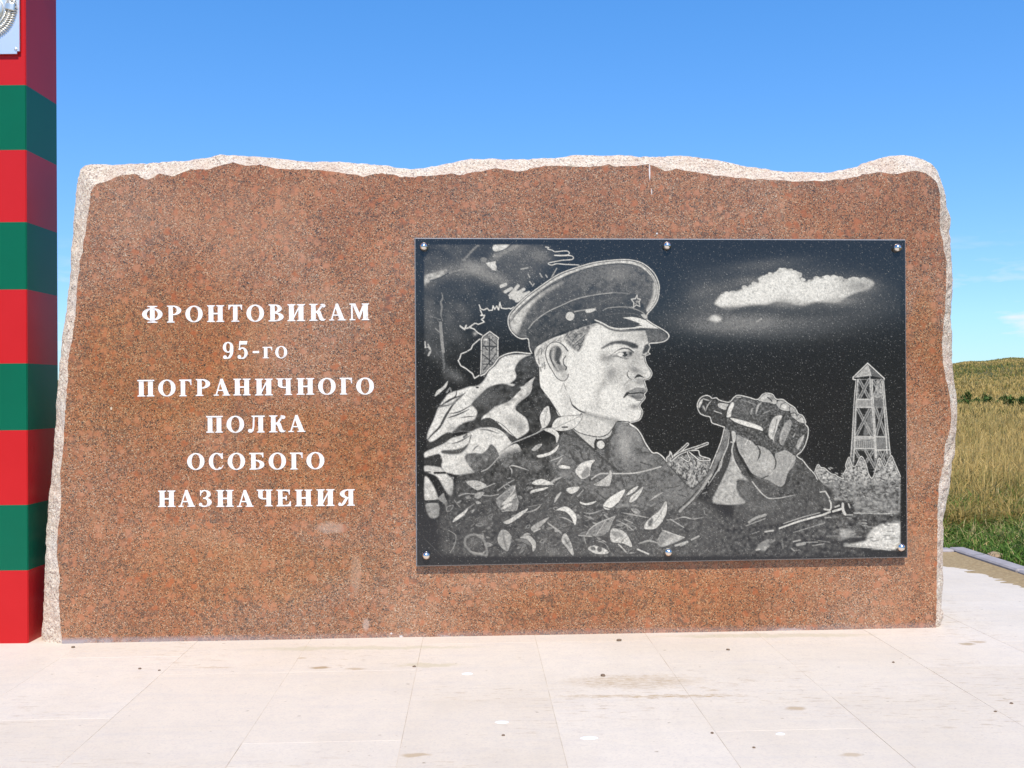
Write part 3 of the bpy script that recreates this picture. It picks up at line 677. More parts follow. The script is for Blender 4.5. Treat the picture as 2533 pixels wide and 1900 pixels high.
for s in ('1410,1180 1665,1180', '1405,1215 1660,1215', '1400,1325 1672,1325', '1440,652 1630,652', '1438,760 1635,760', '1700,1165 1845,1165', '1680,1345 1880,1345', '1420,1160 1650,1160'): line('H', s, 11, .75, sm=False)
line('H', '1430,1220 1650,1212', 7, .03)
fill('H', '1392,357 1583,165 1628,328 1500,345', .52, sm=False, tex=.06, sc=1); fill('H', '1590,165 1805,368 1630,330', .2, sm=False); line('H', '1583,160 1630,330', 9, .7)
for s in ('1425,380 1398,700 1372,1150 1352,1440', '1448,380 1420,800 1392,1500', '1612,335 1642,700 1690,1450', '1640,380 1668,800 1705,1450', '1800,385 1832,760 1895,1420', '1780,400 1808,780 1850,1400'): line('H', s, 11, .76)
outl('H', '1425,385 1385,378 1382,352 1583,157 1812,368 1806,388', 10, sm=False)
# --- trees and water, lower right
fill('I', '850,310 880,200 910,165 940,205 990,212 1040,255 1090,292 1140,302 1180,332 1250,352 1245,310 1290,222 1285,170 1330,65 1370,170 1420,180 1490,55 1550,135 1600,300 1650,342 1700,200 1740,75 1800,180 1830,180 1900,45 1950,135 2035,330 2035,640 1500,650 1100,650 1080,520', .46, 0, 1, False, tex=.14, sc=1)
fill('I', '900,420 1200,400 1500,420 2035,400 2035,650 1090,660', .26, 6, .8, tex=.09, sc=2)
for _ in range(150):
    x, y = rng.uniform(900, 2020), rng.uniform(200, 620)
    if y > 230 + 120 * math.sin(x * .01) or x > 1300: line('I', f'{x},{y} {x + rng.uniform(-40, 40)},{y + rng.uniform(-16, 16)}', 16, rng.choice([.08, .1, .62]), .75, taper=True)
outl('I', '850,300 880,200 910,160 940,200 990,210 1040,250 1090,290 1140,300 1180,330 1250,355 1242,310 1290,220 1282,170 1330,60 1370,170 1420,180 1490,50 1550,130 1600,300 1650,345 1700,200 1740,70 1800,180 1830,180 1900,40 1950,130 2035,330', 8)
fill('I', '1380,650 2033,640 2033,850 1400,850', .33, 3, .9, False, tex=.08, sc=2); fill('I', '600,850 1400,840 2033,860 2033,1000 1700,1040 1550,1160 1180,1180 600,1200', .15, 3, .9, False, tex=.06, sc=2)
fill('I', '1560,1200 1580,1130 1650,1040 1760,980 2033,940 2033,1332 1830,1326 1600,1292 1250,1280 1260,1235 1400,1240', .74, 1.5, .97, False, tex=.08, sc=2)
fill('I', '1180,1180 1200,1100 1120,1080 1280,1040 1420,1090 1380,1150 1300,1170 1200,1210', .55, 2, .8, tex=.1)
for _ in range(90):
    x, y = rng.uniform(1150, 1960), rng.uniform(660, 1240); l = rng.uniform(20, 110); line('I', f'{x},{y} {min(x + l, 2028)},{y + rng.uniform(-8, 8)}', rng.uniform(7, 15), rng.choice([.08, .5, .62, .12]), .6, taper=True)
line('I', '1400,830 1560,825 1760,835 1900,830', 10, .62); line('I', '1250,1275 1400,1285 1620,1300 1900,1335', 8, .85); blob('I', 1330, 1200, 60, 40, .06, .85)
# --- cape over the soldier's back, camouflage patches
fill('C', '1680,40 1400,45 1270,90 1200,180 1110,260 1050,370 1000,430 930,470 830,480 720,520 560,570 490,650 440,720 400,790 340,950 270,1100 260,1200 300,1240 380,1200 480,1130 600,1110 720,1090 900,1090 1010,1040 1150,1050 1280,1120 1380,1230 1420,1260 1480,1200 1640,1090 1640,980 1600,900 1470,790 1520,690 1650,580 1700,400 1730,350 1620,430 1400,440 1460,380 1480,330 1460,250 1500,150 1600,70', .77, .6, tex=.05, sc=2)
DKC = .085
fill('C', '1010,560 1090,490 1200,450 1320,440 1430,470 1480,440 1560,540 1490,600 1390,680 1280,720 1180,760 1100,830 1030,880 1000,930 1010,1020 900,1090 720,1090 600,1110 680,1020 790,960 880,940 920,900 940,820 900,760 860,720 930,640', DKC, .6, tex=.03); blob('C', 1050, 650, 150, 110, .22, .7)
fill('C', '1700,60 1590,80 1500,160 1460,250 1490,290 1480,330 1470,420 1500,480 1580,470 1620,420 1640,370 1730,345 1800,420 1790,230 1750,60', .07, .6, tex=.03); blob('C', 1600, 160, 90, 90, .18, .6)
fill('C', '1700,400 1650,580 1640,680 1520,700 1470,790 1600,880 1650,960 1660,1080 1760,1120 1900,1040 2085,885 1950,650 1850,560 1795,420 1730,340', .07, .6, tex=.03)
fill('C', '1110,905 1200,955 1280,1030 1370,1110 1490,1200 1420,1255 1330,1130 1230,1060 1130,1035 1000,1035 1000,935', DKC, .5)
fill('C', '270,1200 300,1240 420,1200 520,1110 600,1115 590,1180 470,1260 260,1320', .06, 1)
fill('C', '1620,430 1730,348 1700,420 1690,510 1650,590 1560,640 1470,700 1360,740 1300,730 1400,660 1500,560 1560,500', .62, .5, tex=.1); line('C', '1650,570 1560,640 1480,720 1450,780', 24, .3, .6, soft=1)
for s, w in (('250,1220 330,1130 430,1030 500,900 560,800 640,690 780,560', 34), ('440,740 520,690 600,645 750,590', 30), ('330,770 430,745 560,740', 24), ('560,850 700,820 860,735', 18), ('530,910 680,860 830,790', 22), ('700,905 820,890 920,885', 14), ('660,520 650,600 600,640', 18)): line('C', s, w, .07, .95, taper=True)
fill('C', '600,700 720,590 760,580 700,650 620,710', .2, 1, .8); blob('C', 600, 1040, 70, 40, .4, .7); blob('C', 1420, 960, 110, 60, .38, .8, 30); blob('C', 1540, 1040, 60, 80, .3, .8); blob('C', 1340, 1130, 40, 30, .4, .5)
line('C', '1200,950 1300,1010 1420,1130 1480,1190', 8, .06); disc('C', 945, 490, 22, 14, .05); fill('C', '360,610 390,540 470,480 540,400 520,480 460,540 400,590', .66, .5); line('C', '520,560 570,500 585,540', 22, .3)
line('C', '430,760 640,700', 26, .28, .7)
outl('C', '990,330 1050,300 1100,240 1160,190 1225,100 1270,65 1350,30 1480,8 1680,25 1665,-20', 11)
# bag and folds below
fill('C', '225,1380 480,1260 600,1180 720,1150 850,1100 960,1050 1100,1040 1200,1070 1320,1150 1410,1260 1330,1330 1250,1400 1240,1420 1200,1330 1130,1270 1080,1340 1000,1395 880,1390 760,1420 800,1500 880,1620 890,1659 540,1659 450,1560 460,1470 420,1400 300,1430 225,1450', .74, .6, tex=.05, sc=2)
fill('D', '450,150 470,40 780,20 820,130 890,250 800,290 650,300 540,250', .72, .8, tex=.05, sc=2)
fill('C', '770,1440 900,1390 1010,1400 1090,1330 1130,1275 1200,1340 1240,1420 1290,1540 1150,1560 1000,1620 900,1640', .20, 1, tex=.05)
fill('C', '470,1350 620,1340 740,1310 830,1250 780,1340 700,1395 560,1405 455,1385', .13, 1)
for s, w in (('600,1260 720,1220 840,1150', 22), ('880,1360 920,1310 960,1285', 20), ('980,1070 1080,1070 1240,1120', 20), ('760,1170 800,1140', 30), ('830,1250 860,1140', 14)): line('C', s, w, .15, .85, taper=True)
fill('C', '225,1460 400,1410 465,1480 450,1560 440,1600 225,1550', .05, .6)
leaf('C', '1240,1430 1330,1330 1480,1260 1540,1360 1440,1400 1420,1500 1340,1585 1290,1540', .66)
fill('D', '222,180 430,200 480,240 520,290 610,380 600,580 530,550 440,400 380,320 260,270 222,260', .66, .6, tex=.05); line('D', '360,275 500,275', 30, .05); line('D', '222,262 300,262', 14, .06)
fill('D', '225,325 330,430 400,590 390,640 222,640', .62, .6, tex=.06); fill('D', '240,705 400,690 425,800 400,880 290,880', .42, .8, tex=.06); line('D', '222,670 390,665', 40, .04)
fill('D', '480,550 410,620 420,650 490,700 520,800 540,700 500,600', .36)
# --- undergrowth ground tone
fill('D', '430,900 560,600 700,330 900,260 1200,60 1500,-60 2212,-60 2212,1415 600,1415 450,1200', .115, 8, .9, tex=.035, sc=2); fill('F', '0,300 400,330 1200,500 1900,600 2300,800 2500,1250 2200,1415 0,1415', .15, 8, .9, tex=.035, sc=2)
# --- coat
fill('E', '100,720 180,560 290,510 420,600 620,770 760,600 860,520 930,410 1000,400 1100,440 1220,540 1290,660 1340,760 1400,825 1480,840 1590,950 1700,1050 1850,1230 1990,1400 1900,1560 1500,1600 900,1550 500,1350 250,1250 80,1100 0,900', .22, 2, .95, tex=.045, sc=2)
blob('E', 1020, 700, 110, 260, .5, .85, -8); blob('E', 1190, 600, 50, 120, .5, .6, -25); blob('E', 250, 640, 120, 90, .17, .7); blob('E', 1750, 1380, 200, 160, .32, .7); blob('E', 700, 790, 70, 90, .2, .7); blob('E', 1300, 950, 120, 80, .36, .6)
line('E', '920,430 850,530 800,640 775,760 790,880', 70, .085, .9, soft=2); line('E', '310,540 450,650 600,790 750,930 860,1020 950,1095', 30, .08, .9, soft=1)
for s, w in (('270,720 400,760 440,880', 20), ('270,800 340,920 420,990', 40), ('400,740 440,890 480,930', 16), ('1170,850 1250,830 1350,830 1460,850', 14), ('1240,960 1400,1010', 20), ('1600,980 1750,1130 1850,1250 1960,1340', 20), ('1640,1315 1740,1290 1820,1250', 12), ('1760,1400 1860,1430', 12), ('960,1120 1000,1230 1020,1300', 30), ('640,1370 780,1480', 12), ('200,560 420,640', 30)): line('E', s, w, .09, .8, taper=True)
# neck, collar
fill('E', '-60,0 0,110 150,325 320,490 420,560 640,610 770,580 860,500 930,400 1000,395 900,300 450,200 280,0', .72, .5, tex=.02, sc=2)
blob('E', 880, 420, 90, 60, .45, .6); blob('E', 560, 420, 120, 60, .55, .6)
fill('E', '300,490 420,560 640,618 780,588 850,510 830,590 750,640 650,650 620,760 570,740 420,610', .64, .3); line('E', '310,495 420,562 640,612 770,590 855,505', 10, .05); line('E', '640,650 620,700 625,780', 30, .05)
line('E', '850,510 890,450 930,405 1080,415', 12, .06); disc('E', 700, 722, 66, 66, .05); disc('E', 696, 720, 54, 56, .74)
outl('E', '1080,425 1180,490 1250,580 1310,700 1400,825 1470,832 1540,880 1595,950', 11)
# --- head
BK = 1.3
FACE = '1080,-10 1160,10 1290,70 1450,95 1600,100 1835,112 1860,230 1885,330 1885,440 1815,530 1840,640 1910,760 1922,820 1880,862 1815,895 1832,960 1838,1060 1812,1110 1818,1170 1735,1290 1772,1380 1762,1460 1712,1522 1580,1572 1390,1545 1200,1530 900,1420 780,1420 490,1470 400,1330 300,1180 210,1060 160,960 150,720 120,650 80,500 90,400 180,330 350,240 550,170 700,110 900,40'
fill('K', FACE, .84, .5, tex=.015, sc=2)
cv0 = cv.copy()
for x, y, rx, ry, t, a, ro in ((1640, 520, 260, 330, .58, .62, 0), (1700, 900, 160, 200, .6, .5, 0), (1560, 1380, 220, 130, .68, .4, 0), (1290, 800, 120, 150, .40, .75, 10), (1200, 540, 110, 90, .42, .75, 0), (1400, 640, 150, 50, .62, .4, 0), (1660, 560, 90, 130, .52, .6, -15), (1670, 740, 110, 50, .34, .8, 15), (1740, 920, 70, 55, .36, .8, 0), (1160, 960, 60, 90, .5, .6, 20), (1090, 1080, 50, 90, .6, .6, 10), (1060, 1260, 70, 150, .6, .5, 5),
                               (1540, 1010, 70, 90, .5, .7, 25), (1650, 1310, 80, 45, .36, .8, 0), (1780, 200, 90, 110, .5, .7, 0), (1500, 170, 200, 50, .60, .5, 8), (1740, 470, 60, 60, .5, .5, 0), (560, 1150, 60, 200, .62, .5, 0), (620, 1300, 60, 120, .60, .5, 0), (1000, 1330, 200, 40, .62, .5, 15), (720, 520, 60, 90, .66, .4, 0), (1380, 900, 90, 60, .6, .5, 0), (1470, 800, 70, 120, .6, .6, 10), (1330, 300, 200, 40, .62, .4, -10)): blob('K', x, y, rx, ry, t, a, ro)
mk, mx0, my0 = maskpoly(spline(pts('K', FACE), True)); fmk = np.zeros_like(cv); fmk[my0:my0 + mk.shape[0], mx0:mx0 + mk.shape[1]] = mk
cv[:] = cv * fmk + cv0 * (1 - fmk)     # shading stays inside the head
# hair at temple and nape
fill('K', '560,160 700,100 980,10 1060,20 960,80 900,180 870,260 850,330 810,390 780,450 700,420 660,380 620,350 580,300 545,240', .30, 2.5, .9, tex=.1, sc=1)
for s in ('530,290 560,220 620,130', '660,390 740,300 850,210 910,120', '780,360 840,280 930,120', '700,400 760,330 850,290', '540,250 600,180 700,120', '640,330 740,200 830,150', '760,440 830,340'): line('K', s, 14, .06, .85, taper=True)
for s in ('570,230 640,140', '720,300 880,160', '880,230 1000,60', '860,290 900,150', '700,150 760,110'): line('K', s, 12, .68, .8, taper=True)
fill('K', '90,470 130,380 250,290 400,230 560,190 540,260 420,290 320,310 260,400 230,560 210,650 130,600', .6, 3, .7, tex=.1, sc=1)
for _ in range(46):
    t = rng.uniform(0, 1); x = 120 + 430 * t + rng.uniform(-30, 30); y = 420 - 230 * t + rng.uniform(-20, 60); line('K', f'{x},{y} {x - 30 + rng.uniform(-20, 20)},{y + 50}', 7, rng.choice([.12, .2]), .7, taper=True)
for s in ('120,640 150,700', '200,640 195,700', '235,610 225,680', '170,690 180,760', '195,400 190,480', '250,650 235,720', '140,560 150,640'): line('K', s, 14, .08, .85, taper=True)
# ear
fill('K', '610,440 560,370 500,320 420,298 340,312 285,370 260,450 266,540 305,650 365,750 425,845 490,895 550,900 598,855 610,800 600,720 580,640 600,540', .74, .4)
fill('K', '320,420 370,360 440,350 500,420 510,500 480,580 500,650 580,690 565,740 500,770 430,765 380,690 340,600 315,520', .36, 1); fill('K', '430,365 490,400 502,490 465,560 490,640 440,640 400,560 410,460', .12, .8); line('K', '335,430 320,500 345,590 390,680', 22, .1, .85)
line('K', '380,400 370,500 370,580 420,660 450,730', 24, .6, .85); blob('K', 545, 810, 45, 55, .5, .7); blob('K', 500, 770, 40, 30, .55, .7)
line('K', '610,440 560,370 500,320 420,295 340,310 280,370 255,450 260,540 300,650 360,750 420,850 490,900 550,905 600,860 612,800', 12, .05); line('K', '572,512 532,580 542,650 585,692 570,740', 15, .05); line('K', '600,440 530,350 470,310', 9, .12); line('K', '535,930 560,1000 580,1060', 9, .15, taper=True); line('K', '530,960 500,1040 490,1090', 7, .3)
# brow, eye
fill('K', '1130,390 1230,322 1320,285 1450,268 1580,288 1690,335 1715,375 1690,395 1610,388 1540,352 1440,328 1340,325 1250,350 1150,400', .13, 1.2); blob('K', 1640, 350, 50, 30, .05, .8); line('K', '1150,395 1250,345 1340,320', 16, .2, .7, soft=1)
line('K', '1215,515 1310,465 1390,400 1490,362 1580,390 1650,430', 18, .82, .9); line('K', '1285,515 1370,445 1460,398 1560,400 1640,455', 20, .1, .95); line('K', '1300,505 1390,440 1480,420 1560,440', 11, .85)
fill('K', '1310,515 1380,470 1470,440 1570,440 1620,470 1580,530 1480,545 1390,530', .45, .6); fill('K', '1385,490 1440,465 1470,470 1460,515 1420,520', .86); disc('K', 1505, 487, 42, 40, .06); disc('K', 1474, 486, 10, 14, .9); disc('K', 1535, 470, 10, 8, .6); blob('K', 1590, 470, 30, 40, .08, .8)
line('K', '1310,520 1400,520 1450,545 1540,550', 10, .09); line('K', '1500,570 1560,560', 12, .2, .7); line('K', '1480,610 1560,590', 9, .35, .6); blob('K', 1420, 620, 90, 35, .72, .7); blob('K', 1250, 540, 70, 40, .34, .6)
fill('K', '1825,340 1880,330 1882,420 1850,455 1800,485 1785,450 1800,400', .10, .8); line('K', '1850,455 1800,490 1770,470', 10, .6); line('K', '1820,520 1780,500', 14, .1)
line('K', '1680,640 1760,720 1840,760', 30, .68, .6, soft=1)
# nose, mouth, jaw
fill('K', '1650,872 1690,815 1735,806 1815,862 1760,848 1700,850', .05, .4); line('K', '1565,745 1540,795 1560,850 1615,888', 18, .06, .95, taper=True); line('K', '1500,960 1580,900 1630,880', 14, .3, .7, soft=1); line('K', '1490,1000 1560,940', 10, .7, .6)
fill('K', '1490,1160 1560,1080 1690,1018 1760,1025 1825,1035 1815,1105 1640,1115 1540,1140', .36, .6, tex=.06); fill('K', '1545,1130 1640,1120 1805,1112 1795,1170 1725,1212 1620,1175', .28, .6, tex=.06); line('K', '1488,1168 1545,1108 1640,1108 1720,1095 1805,1102', 22, .05); line('K', '1570,1080 1690,1020 1810,1035', 8, .12); line('K', '1690,1215 1770,1222', 12, .08); fill('K', '1490,1170 1510,1110 1560,1075 1560,1120', .07)
line('K', '630,1150 665,1270 720,1335 820,1392 880,1415', 20, .05, .95, taper=True); line('K', '690,1300 780,1375 870,1410', 24, .07, .9); line('K', '860,1410 1000,1450 1150,1490 1390,1530', 60, .30, .75, soft=3); line('K', '820,1420 780,1470', 20, .2, .8); line('K', '900,1360 1100,1420 1300,1480', 26, .78, .5, soft=2)
line('K', '150,700 160,960 210,1065 300,1180 400,1330 490,1470', 10, .04); line('K', '1390,1545 1480,1545 1580,1560', 14, .05); line('K', '1835,115 1862,230 1880,320', 8, .2)
line('K', '1890,318 1902,380 1868,452 1902,480 1862,500 1822,532 1852,650 1912,732 1932,800 1892,872 1817,902 1832,980 1852,1060 1812,1122 1822,1182 1742,1292 1782,1382 1772,1462 1722,1532 1580,1582 1690,1665', 12, .05, .9, off=(-12, -4))
line('K', '1890,318 1902,380 1868,452 1902,480 1862,500 1822,532 1852,650 1912,732 1932,800 1892,872 1817,902 1832,980 1852,1060 1812,1122 1822,1182 1742,1292 1782,1382 1772,1462 1722,1532 1580,1582 1690,1665', 11, .84)
BK = 1.0
# --- peaked cap
fill('B', '225,760 280,680 400,560 560,440 760,310 950,240 1150,180 1400,150 1560,155 1680,190 1790,290 1850,400 1855,500 1800,650 1725,740 1600,690 1400,670 1160,690 900,800 700,900 430,910 420,1000 350,1000 270,950 225,880', .165, .6, tex=.03, sc=3)
blob('B', 1400, 290, 170, 90, .34, .75); blob('B', 1050, 330, 220, 70, .24, .6, -25); blob('B', 800, 560, 200, 80, .10, .7, -30)
fill('B', '228,800 300,700 420,590 560,480 760,355 960,270 1160,212 1400,182 1560,192 1670,232 1760,312 1808,400 1806,500 1780,600 1715,700 1735,725 1820,625 1850,500 1840,400 1780,292 1680,202 1560,162 1400,157 1150,187 950,247 760,322 560,452 400,572 280,692 220,772', .68, .4, tex=.07, sc=2)
fill('B', '228,870 240,790 330,700 480,575 640,465 830,380 700,460 580,540 480,630 410,730 350,850 300,960 250,920', .66, 2.6, .95, tex=.06, sc=2); fill('B', '1790,400 1830,420 1840,500 1800,600 1730,700 1720,680 1770,580 1795,480', .6, 1.2, .8)
line('B', '235,825 300,735 420,615 600,475 800,362 960,282 1160,220 1400,190 1560,200', 7, .08, .9); line('B', '1600,175 1700,225 1790,330 1825,420 1830,500 1800,600', 6, .1, .8)
fill('B', '430,910 500,815 640,715 800,640 950,578 1150,530 1350,505 1560,515 1660,600 1725,715 1720,790 1600,700 1450,672 1250,700 1150,810 1100,850 900,905 750,960 560,1060 500,1130 470,1165 425,1005', .10, .8, tex=.025, sc=3); blob('B', 1350, 580, 220, 50, .2, .6, -5)
line('B', '430,900 500,815 640,715 800,640 950,575 1150,530 1350,505', 8, .64, .95); line('B', '1350,505 1470,508 1540,520', 7, .4)
outl('B', '465,1168 440,1100 425,1010 360,1010 300,985 240,925 210,850 215,760 270,680 400,555 560,435 760,305 950,232 1150,175 1400,145 1560,148 1690,190 1800,285 1855,400 1858,500 1840,590 1790,670 1728,742 1728,800', 8)
disc('B', 885, 762, 56, 56, .04); disc('B', 885, 762, 48, 48, .70); blob('B', 880, 765, 26, 22, .5, .7); line('B', '935,712 1000,700 1060,692 1150,680', 12, .5); fill('B', '1060,695 1148,680 1150,706 1072,726', .74); line('B', '1160,670 1170,700', 10, .5); disc('B', 1062, 800, 9, 7, .7); disc('B', 1034, 806, 7, 5, .6)
fill('B', '1165,800 1250,695 1450,662 1620,702 1720,790 1690,880 1560,885 1420,885 1300,860', .085, .5); line('B', '1245,700 1300,672 1450,660 1560,672 1680,722 1725,782', 9, .5, .9); line('B', '1260,760 1400,730 1600,740 1690,790', 7, .25, .7); fill('B', '1660,740 1720,750 1722,795 1690,780', .6, .5)
fill('B', '1460,778 1560,768 1640,783 1720,808 1800,860 1865,895 1680,888 1600,880 1640,868 1680,866 1630,848 1655,842 1590,820 1540,800', .80, .4, sm=False)
line('B', '1150,818 1240,855 1320,900 1420,922 1560,918 1710,908', 22, .06, .85, soft=1); line('B', '1158,803 1240,838 1320,880 1420,898 1560,893 1680,885 1860,893', 13, .80)
fill('B', '1715,910 1860,897 1925,930 1965,980 1900,1040 1755,1055 1735,1000', .17, .4, tex=.03); blob('B', 1800, 980, 80, 40, .22, .7)
outl('B', '1724,800 1800,852 1930,928 1968,980 1930,1030 1850,1052 1758,1060 1752,1085', 8)
line('B', '1618,530 1626,572 1656,576 1640,610 1650,656 1610,638 1580,666 1584,615 1555,576 1602,570 1618,530', 8, .82, sm=False); line('B', '1605,600 1635,598 1640,625', 6, .75); line('B', '1600,625 1630,605', 5, .7); line('B', '1560,660 1580,670', 8, .7)
# --- hay and twigs behind the sleeve
fill('E', '1595,960 1640,820 1680,900 1760,880 1900,850 2100,900 2190,930 2190,1010 2130,1130 2010,1270 1930,1300 1850,1230 1760,1110 1660,1020', .36, .6, tex=.12, sc=1)
for _ in range(110):
    x, y = rng.uniform(1640, 2160), rng.uniform(900, 1260)
    if (x - 1600) * .95 > (y - 960): line('E', f'{x},{y} {x + rng.uniform(-30, 30)},{y + rng.uniform(20, 60)}', 12, rng.choice([.7, .62, .05, .05]), .85, taper=True)
for s in ('1690,890 1790,800 1885,712', '1660,930 1760,850 1900,790 2030,750 2155,702'): line('E', s, 40, .78); line('E', s, 16, .08)
outl('E', '1600,950 1600,900 1640,860 1645,810 1670,860 1680,900', 10); outl('E', '1930,800 2030,800 2060,870 2180,910 2180,935 2060,935 1980,880 1910,820', 10); outl('E', '1880,820 1900,880 1920,900 1890,950 1790,890', 9)
# --- sleeve, strap, hand and field glasses
fill('G', '860,960 900,1100 1000,1300 1100,1450 1250,1520 1450,1580 1600,1560 1690,1150 1780,1190 1960,1400 2100,1560 2212,1700 2100,1900 600,1800 600,1659 700,1450 800,1250 830,1100', .12, .8, tex=.03, sc=2); blob('G', 1750, 1400, 180, 140, .2, .6)
fill('I', '-200,500 0,380 150,330 400,480 560,300 620,60 700,110 860,290 890,370 1070,500 1085,680 900,820 400,960 -200,1000', .135, 2, .9, tex=.035, sc=2); blob('I', 150, 720, 260, 90, .22, .8)
fill('G', '600,1659 700,1470 790,1260 835,1130 880,1260 960,1390 1060,1490 920,1470 890,1560 930,1680 1000,1800 600,1800', .54, .8, tex=.06, sc=2); blob('G', 1020, 1600, 120, 120, .25, .7); line('G', '860,1460 890,1530 870,1570 900,1659', 14, .6, .8)
fill('G', '735,765 800,815 775,960 740,1070 640,1260 560,1420 480,1510 390,1640 300,1760 180,1760 350,1560 450,1460 520,1340 600,1170 680,970', .26, .6, tex=.04)
fill('G', '800,815 840,840 830,1000 800,1220 700,1440 610,1640 500,1700 560,1500 660,1300 750,1080', .085, .6)
line('G', '800,830 785,940 770,1020 700,1190 680,1290 610,1390 560,1470 500,1560', 20, .62, .95, taper=True); line('G', '680,1230 650,1350', 26, .55, .8, taper=True)
outl('G', '732,760 680,960 600,1160 532,1325', 9)
line('F', '1780,800 1920,680 2050,540 2140,400 2212,300', 34, .52, .9); line('F', '1830,780 1960,660 2080,510', 12, .06); line('F', '1760,770 1900,650 2030,500', 14, .05)
fill('G', '905,850 1060,895 1150,1000 1200,1010 1330,1060 1420,1180 1430,1110 1560,1070 1690,1110 1690,1250 1600,1380 1550,1530 1480,1570 1330,1480 1240,1450 1100,1380 1020,1250 920,1060 895,960', .47, .5, tex=.05, sc=1)
blob('G', 1560, 1200, 120, 160, .42, .6); blob('G', 1440, 1480, 110, 80, .36, .7); blob('G', 1300, 1280, 100, 110, .64, .8); blob('G', 1090, 1120, 90, 120, .6, .6); blob('G', 960, 920, 50, 60, .3, .7); blob('G', 1250, 1420, 110, 40, .36, .7)
for s, w in (('1170,1000 1215,1080 1205,1160 1180,1210', 26), ('1395,1110 1432,1220 1425,1300 1400,1340', 22), ('1330,1420 1240,1460', 16), ('1000,1010 1030,950 1060,920', 14), ('905,850 890,960 920,1070 1020,1255 1100,1385', 12)): line('G', s, w, .08, .9, taper=True)
line('G', '1010,1000 1060,920 1090,980', 16, .72); line('G', '1660,1140 1650,1250 1590,1350', 12, .7, .7, taper=True); line('G', '905,1000 950,1120 1040,1230', 12, .7, .7, taper=True)
fill('G', '800,420 920,330 1180,380 1450,450 1620,560 1720,680 1840,720 1880,780 1860,920 1800,1080 1710,1150 1560,1070 1420,1110 1250,1020 1100,950 900,850 740,750 760,600', .14, .4, tex=.05, sc=1)
fill('G', '365,430 400,360 480,325 550,360 640,370 800,420 750,600 770,740 640,720 560,690 530,620 420,590 370,520', .08, .4, tex=.03, sc=1); blob('G', 1000, 500, 180, 90, .24, .6, 15)
for s, t in (('1190,390 1250,330 1320,300 1400,330 1440,390 1430,440 1330,420', .6), ('1440,440 1480,390 1560,390 1620,470 1610,535 1500,515', .54), ('1625,490 1665,470 1740,570 1730,655 1650,605', .5), ('1718,665 1750,590 1820,650 1822,705', .58)): line('G', s + ' ' + s.split()[0], 18, .04); fill('G', s, t, .4, tex=.06, sc=1)
blob('G', 1380, 360, 40, 30, .2, .8); fill('G', '1510,470 1540,445 1580,465 1590,495 1550,500', .75); line('G', '1490,490 1510,440 1560,420', 10, .1); line('G', '1640,570 1690,560 1725,600', 12, .08); line('G', '1730,650 1780,620', 10, .1); line('G', '1320,350 1350,370 1380,400', 18, .12)
for s, t in (('755,600 800,460 840,415 862,450 825,540 818,610 780,622', .76), ('820,630 960,660 1130,710 1235,755 1250,810 1130,782 960,722 840,662', .80), ('1338,880 1350,730 1420,612 1520,600 1480,680 1450,780 1410,900 1412,980 1392,930', .66), ('1480,950 1500,820 1580,680 1640,660 1640,760 1580,900 1520,1000', .40), ('1715,1025 1740,930 1820,860 1800,950 1745,1060', .42), ('655,428 780,440 762,480 742,520 650,480', .6), ('372,475 390,410 432,372 420,430 388,492', .7), ('828,820 880,830 882,935 850,965', .66)): fill('G', s, t, .4, tex=.05, sc=1)
line('G', '1450,650 1420,780 1390,880', 10, .1, .8); line('G', '1560,700 1510,860 1500,960', 10, .62, .7); line('G', '1740,1040 1810,880', 12, .7, .8)
for s, w, t in (('470,535 500,460 552,390', 14, .72), ('590,535 690,570', 12, .7), ('1160,575 1190,470 1235,420', 30, .6), ('1092,575 1110,500', 18, .45), ('440,370 520,390', 12, .7), ('440,470 460,510', 20, .55), ('1260,570 1350,530', 9, .5), ('960,380 1160,450', 12, .4), ('1670,890 1695,850', 14, .6), ('420,575 445,585', 14, .7), ('900,350 950,345', 16, .6)): line('G', s, w, t, .9, taper=True)
line('G', '850,690 1000,740 1260,820 1280,900', 12, .04); line('G', '800,420 760,560 745,740', 12, .04)
outl('G', '732,757 640,725 560,695 532,620 470,602 400,570 362,490 365,420 410,350 480,322 530,335 560,362 620,355 660,385 790,415 860,350 920,320 1050,345 1180,378 1250,310 1310,290 1390,310 1440,372 1530,378 1600,430 1690,490 1740,570 1800,600 1840,680 1835,715 1875,770 1870,880 1830,1010 1780,1090 1720,1150 1800,1210 1870,1300 1960,1395 2000,1470', 9)
line('G', '820,960 850,975 832,1080 870,1230 950,1370', 18, .62); line('G', '1110,1500 1180,1590 1250,1670', 14, .6); line('I', '0,400 80,500 150,570 230,622 350,622 480,600 600,575', 14, .66, .95, taper=True)
fill('I', '-400,900 100,980 500,1010 1100,1150 1230,1260 1500,1330 1400,1415 -400,1415', .10, 6, .9, tex=.05, sc=2)
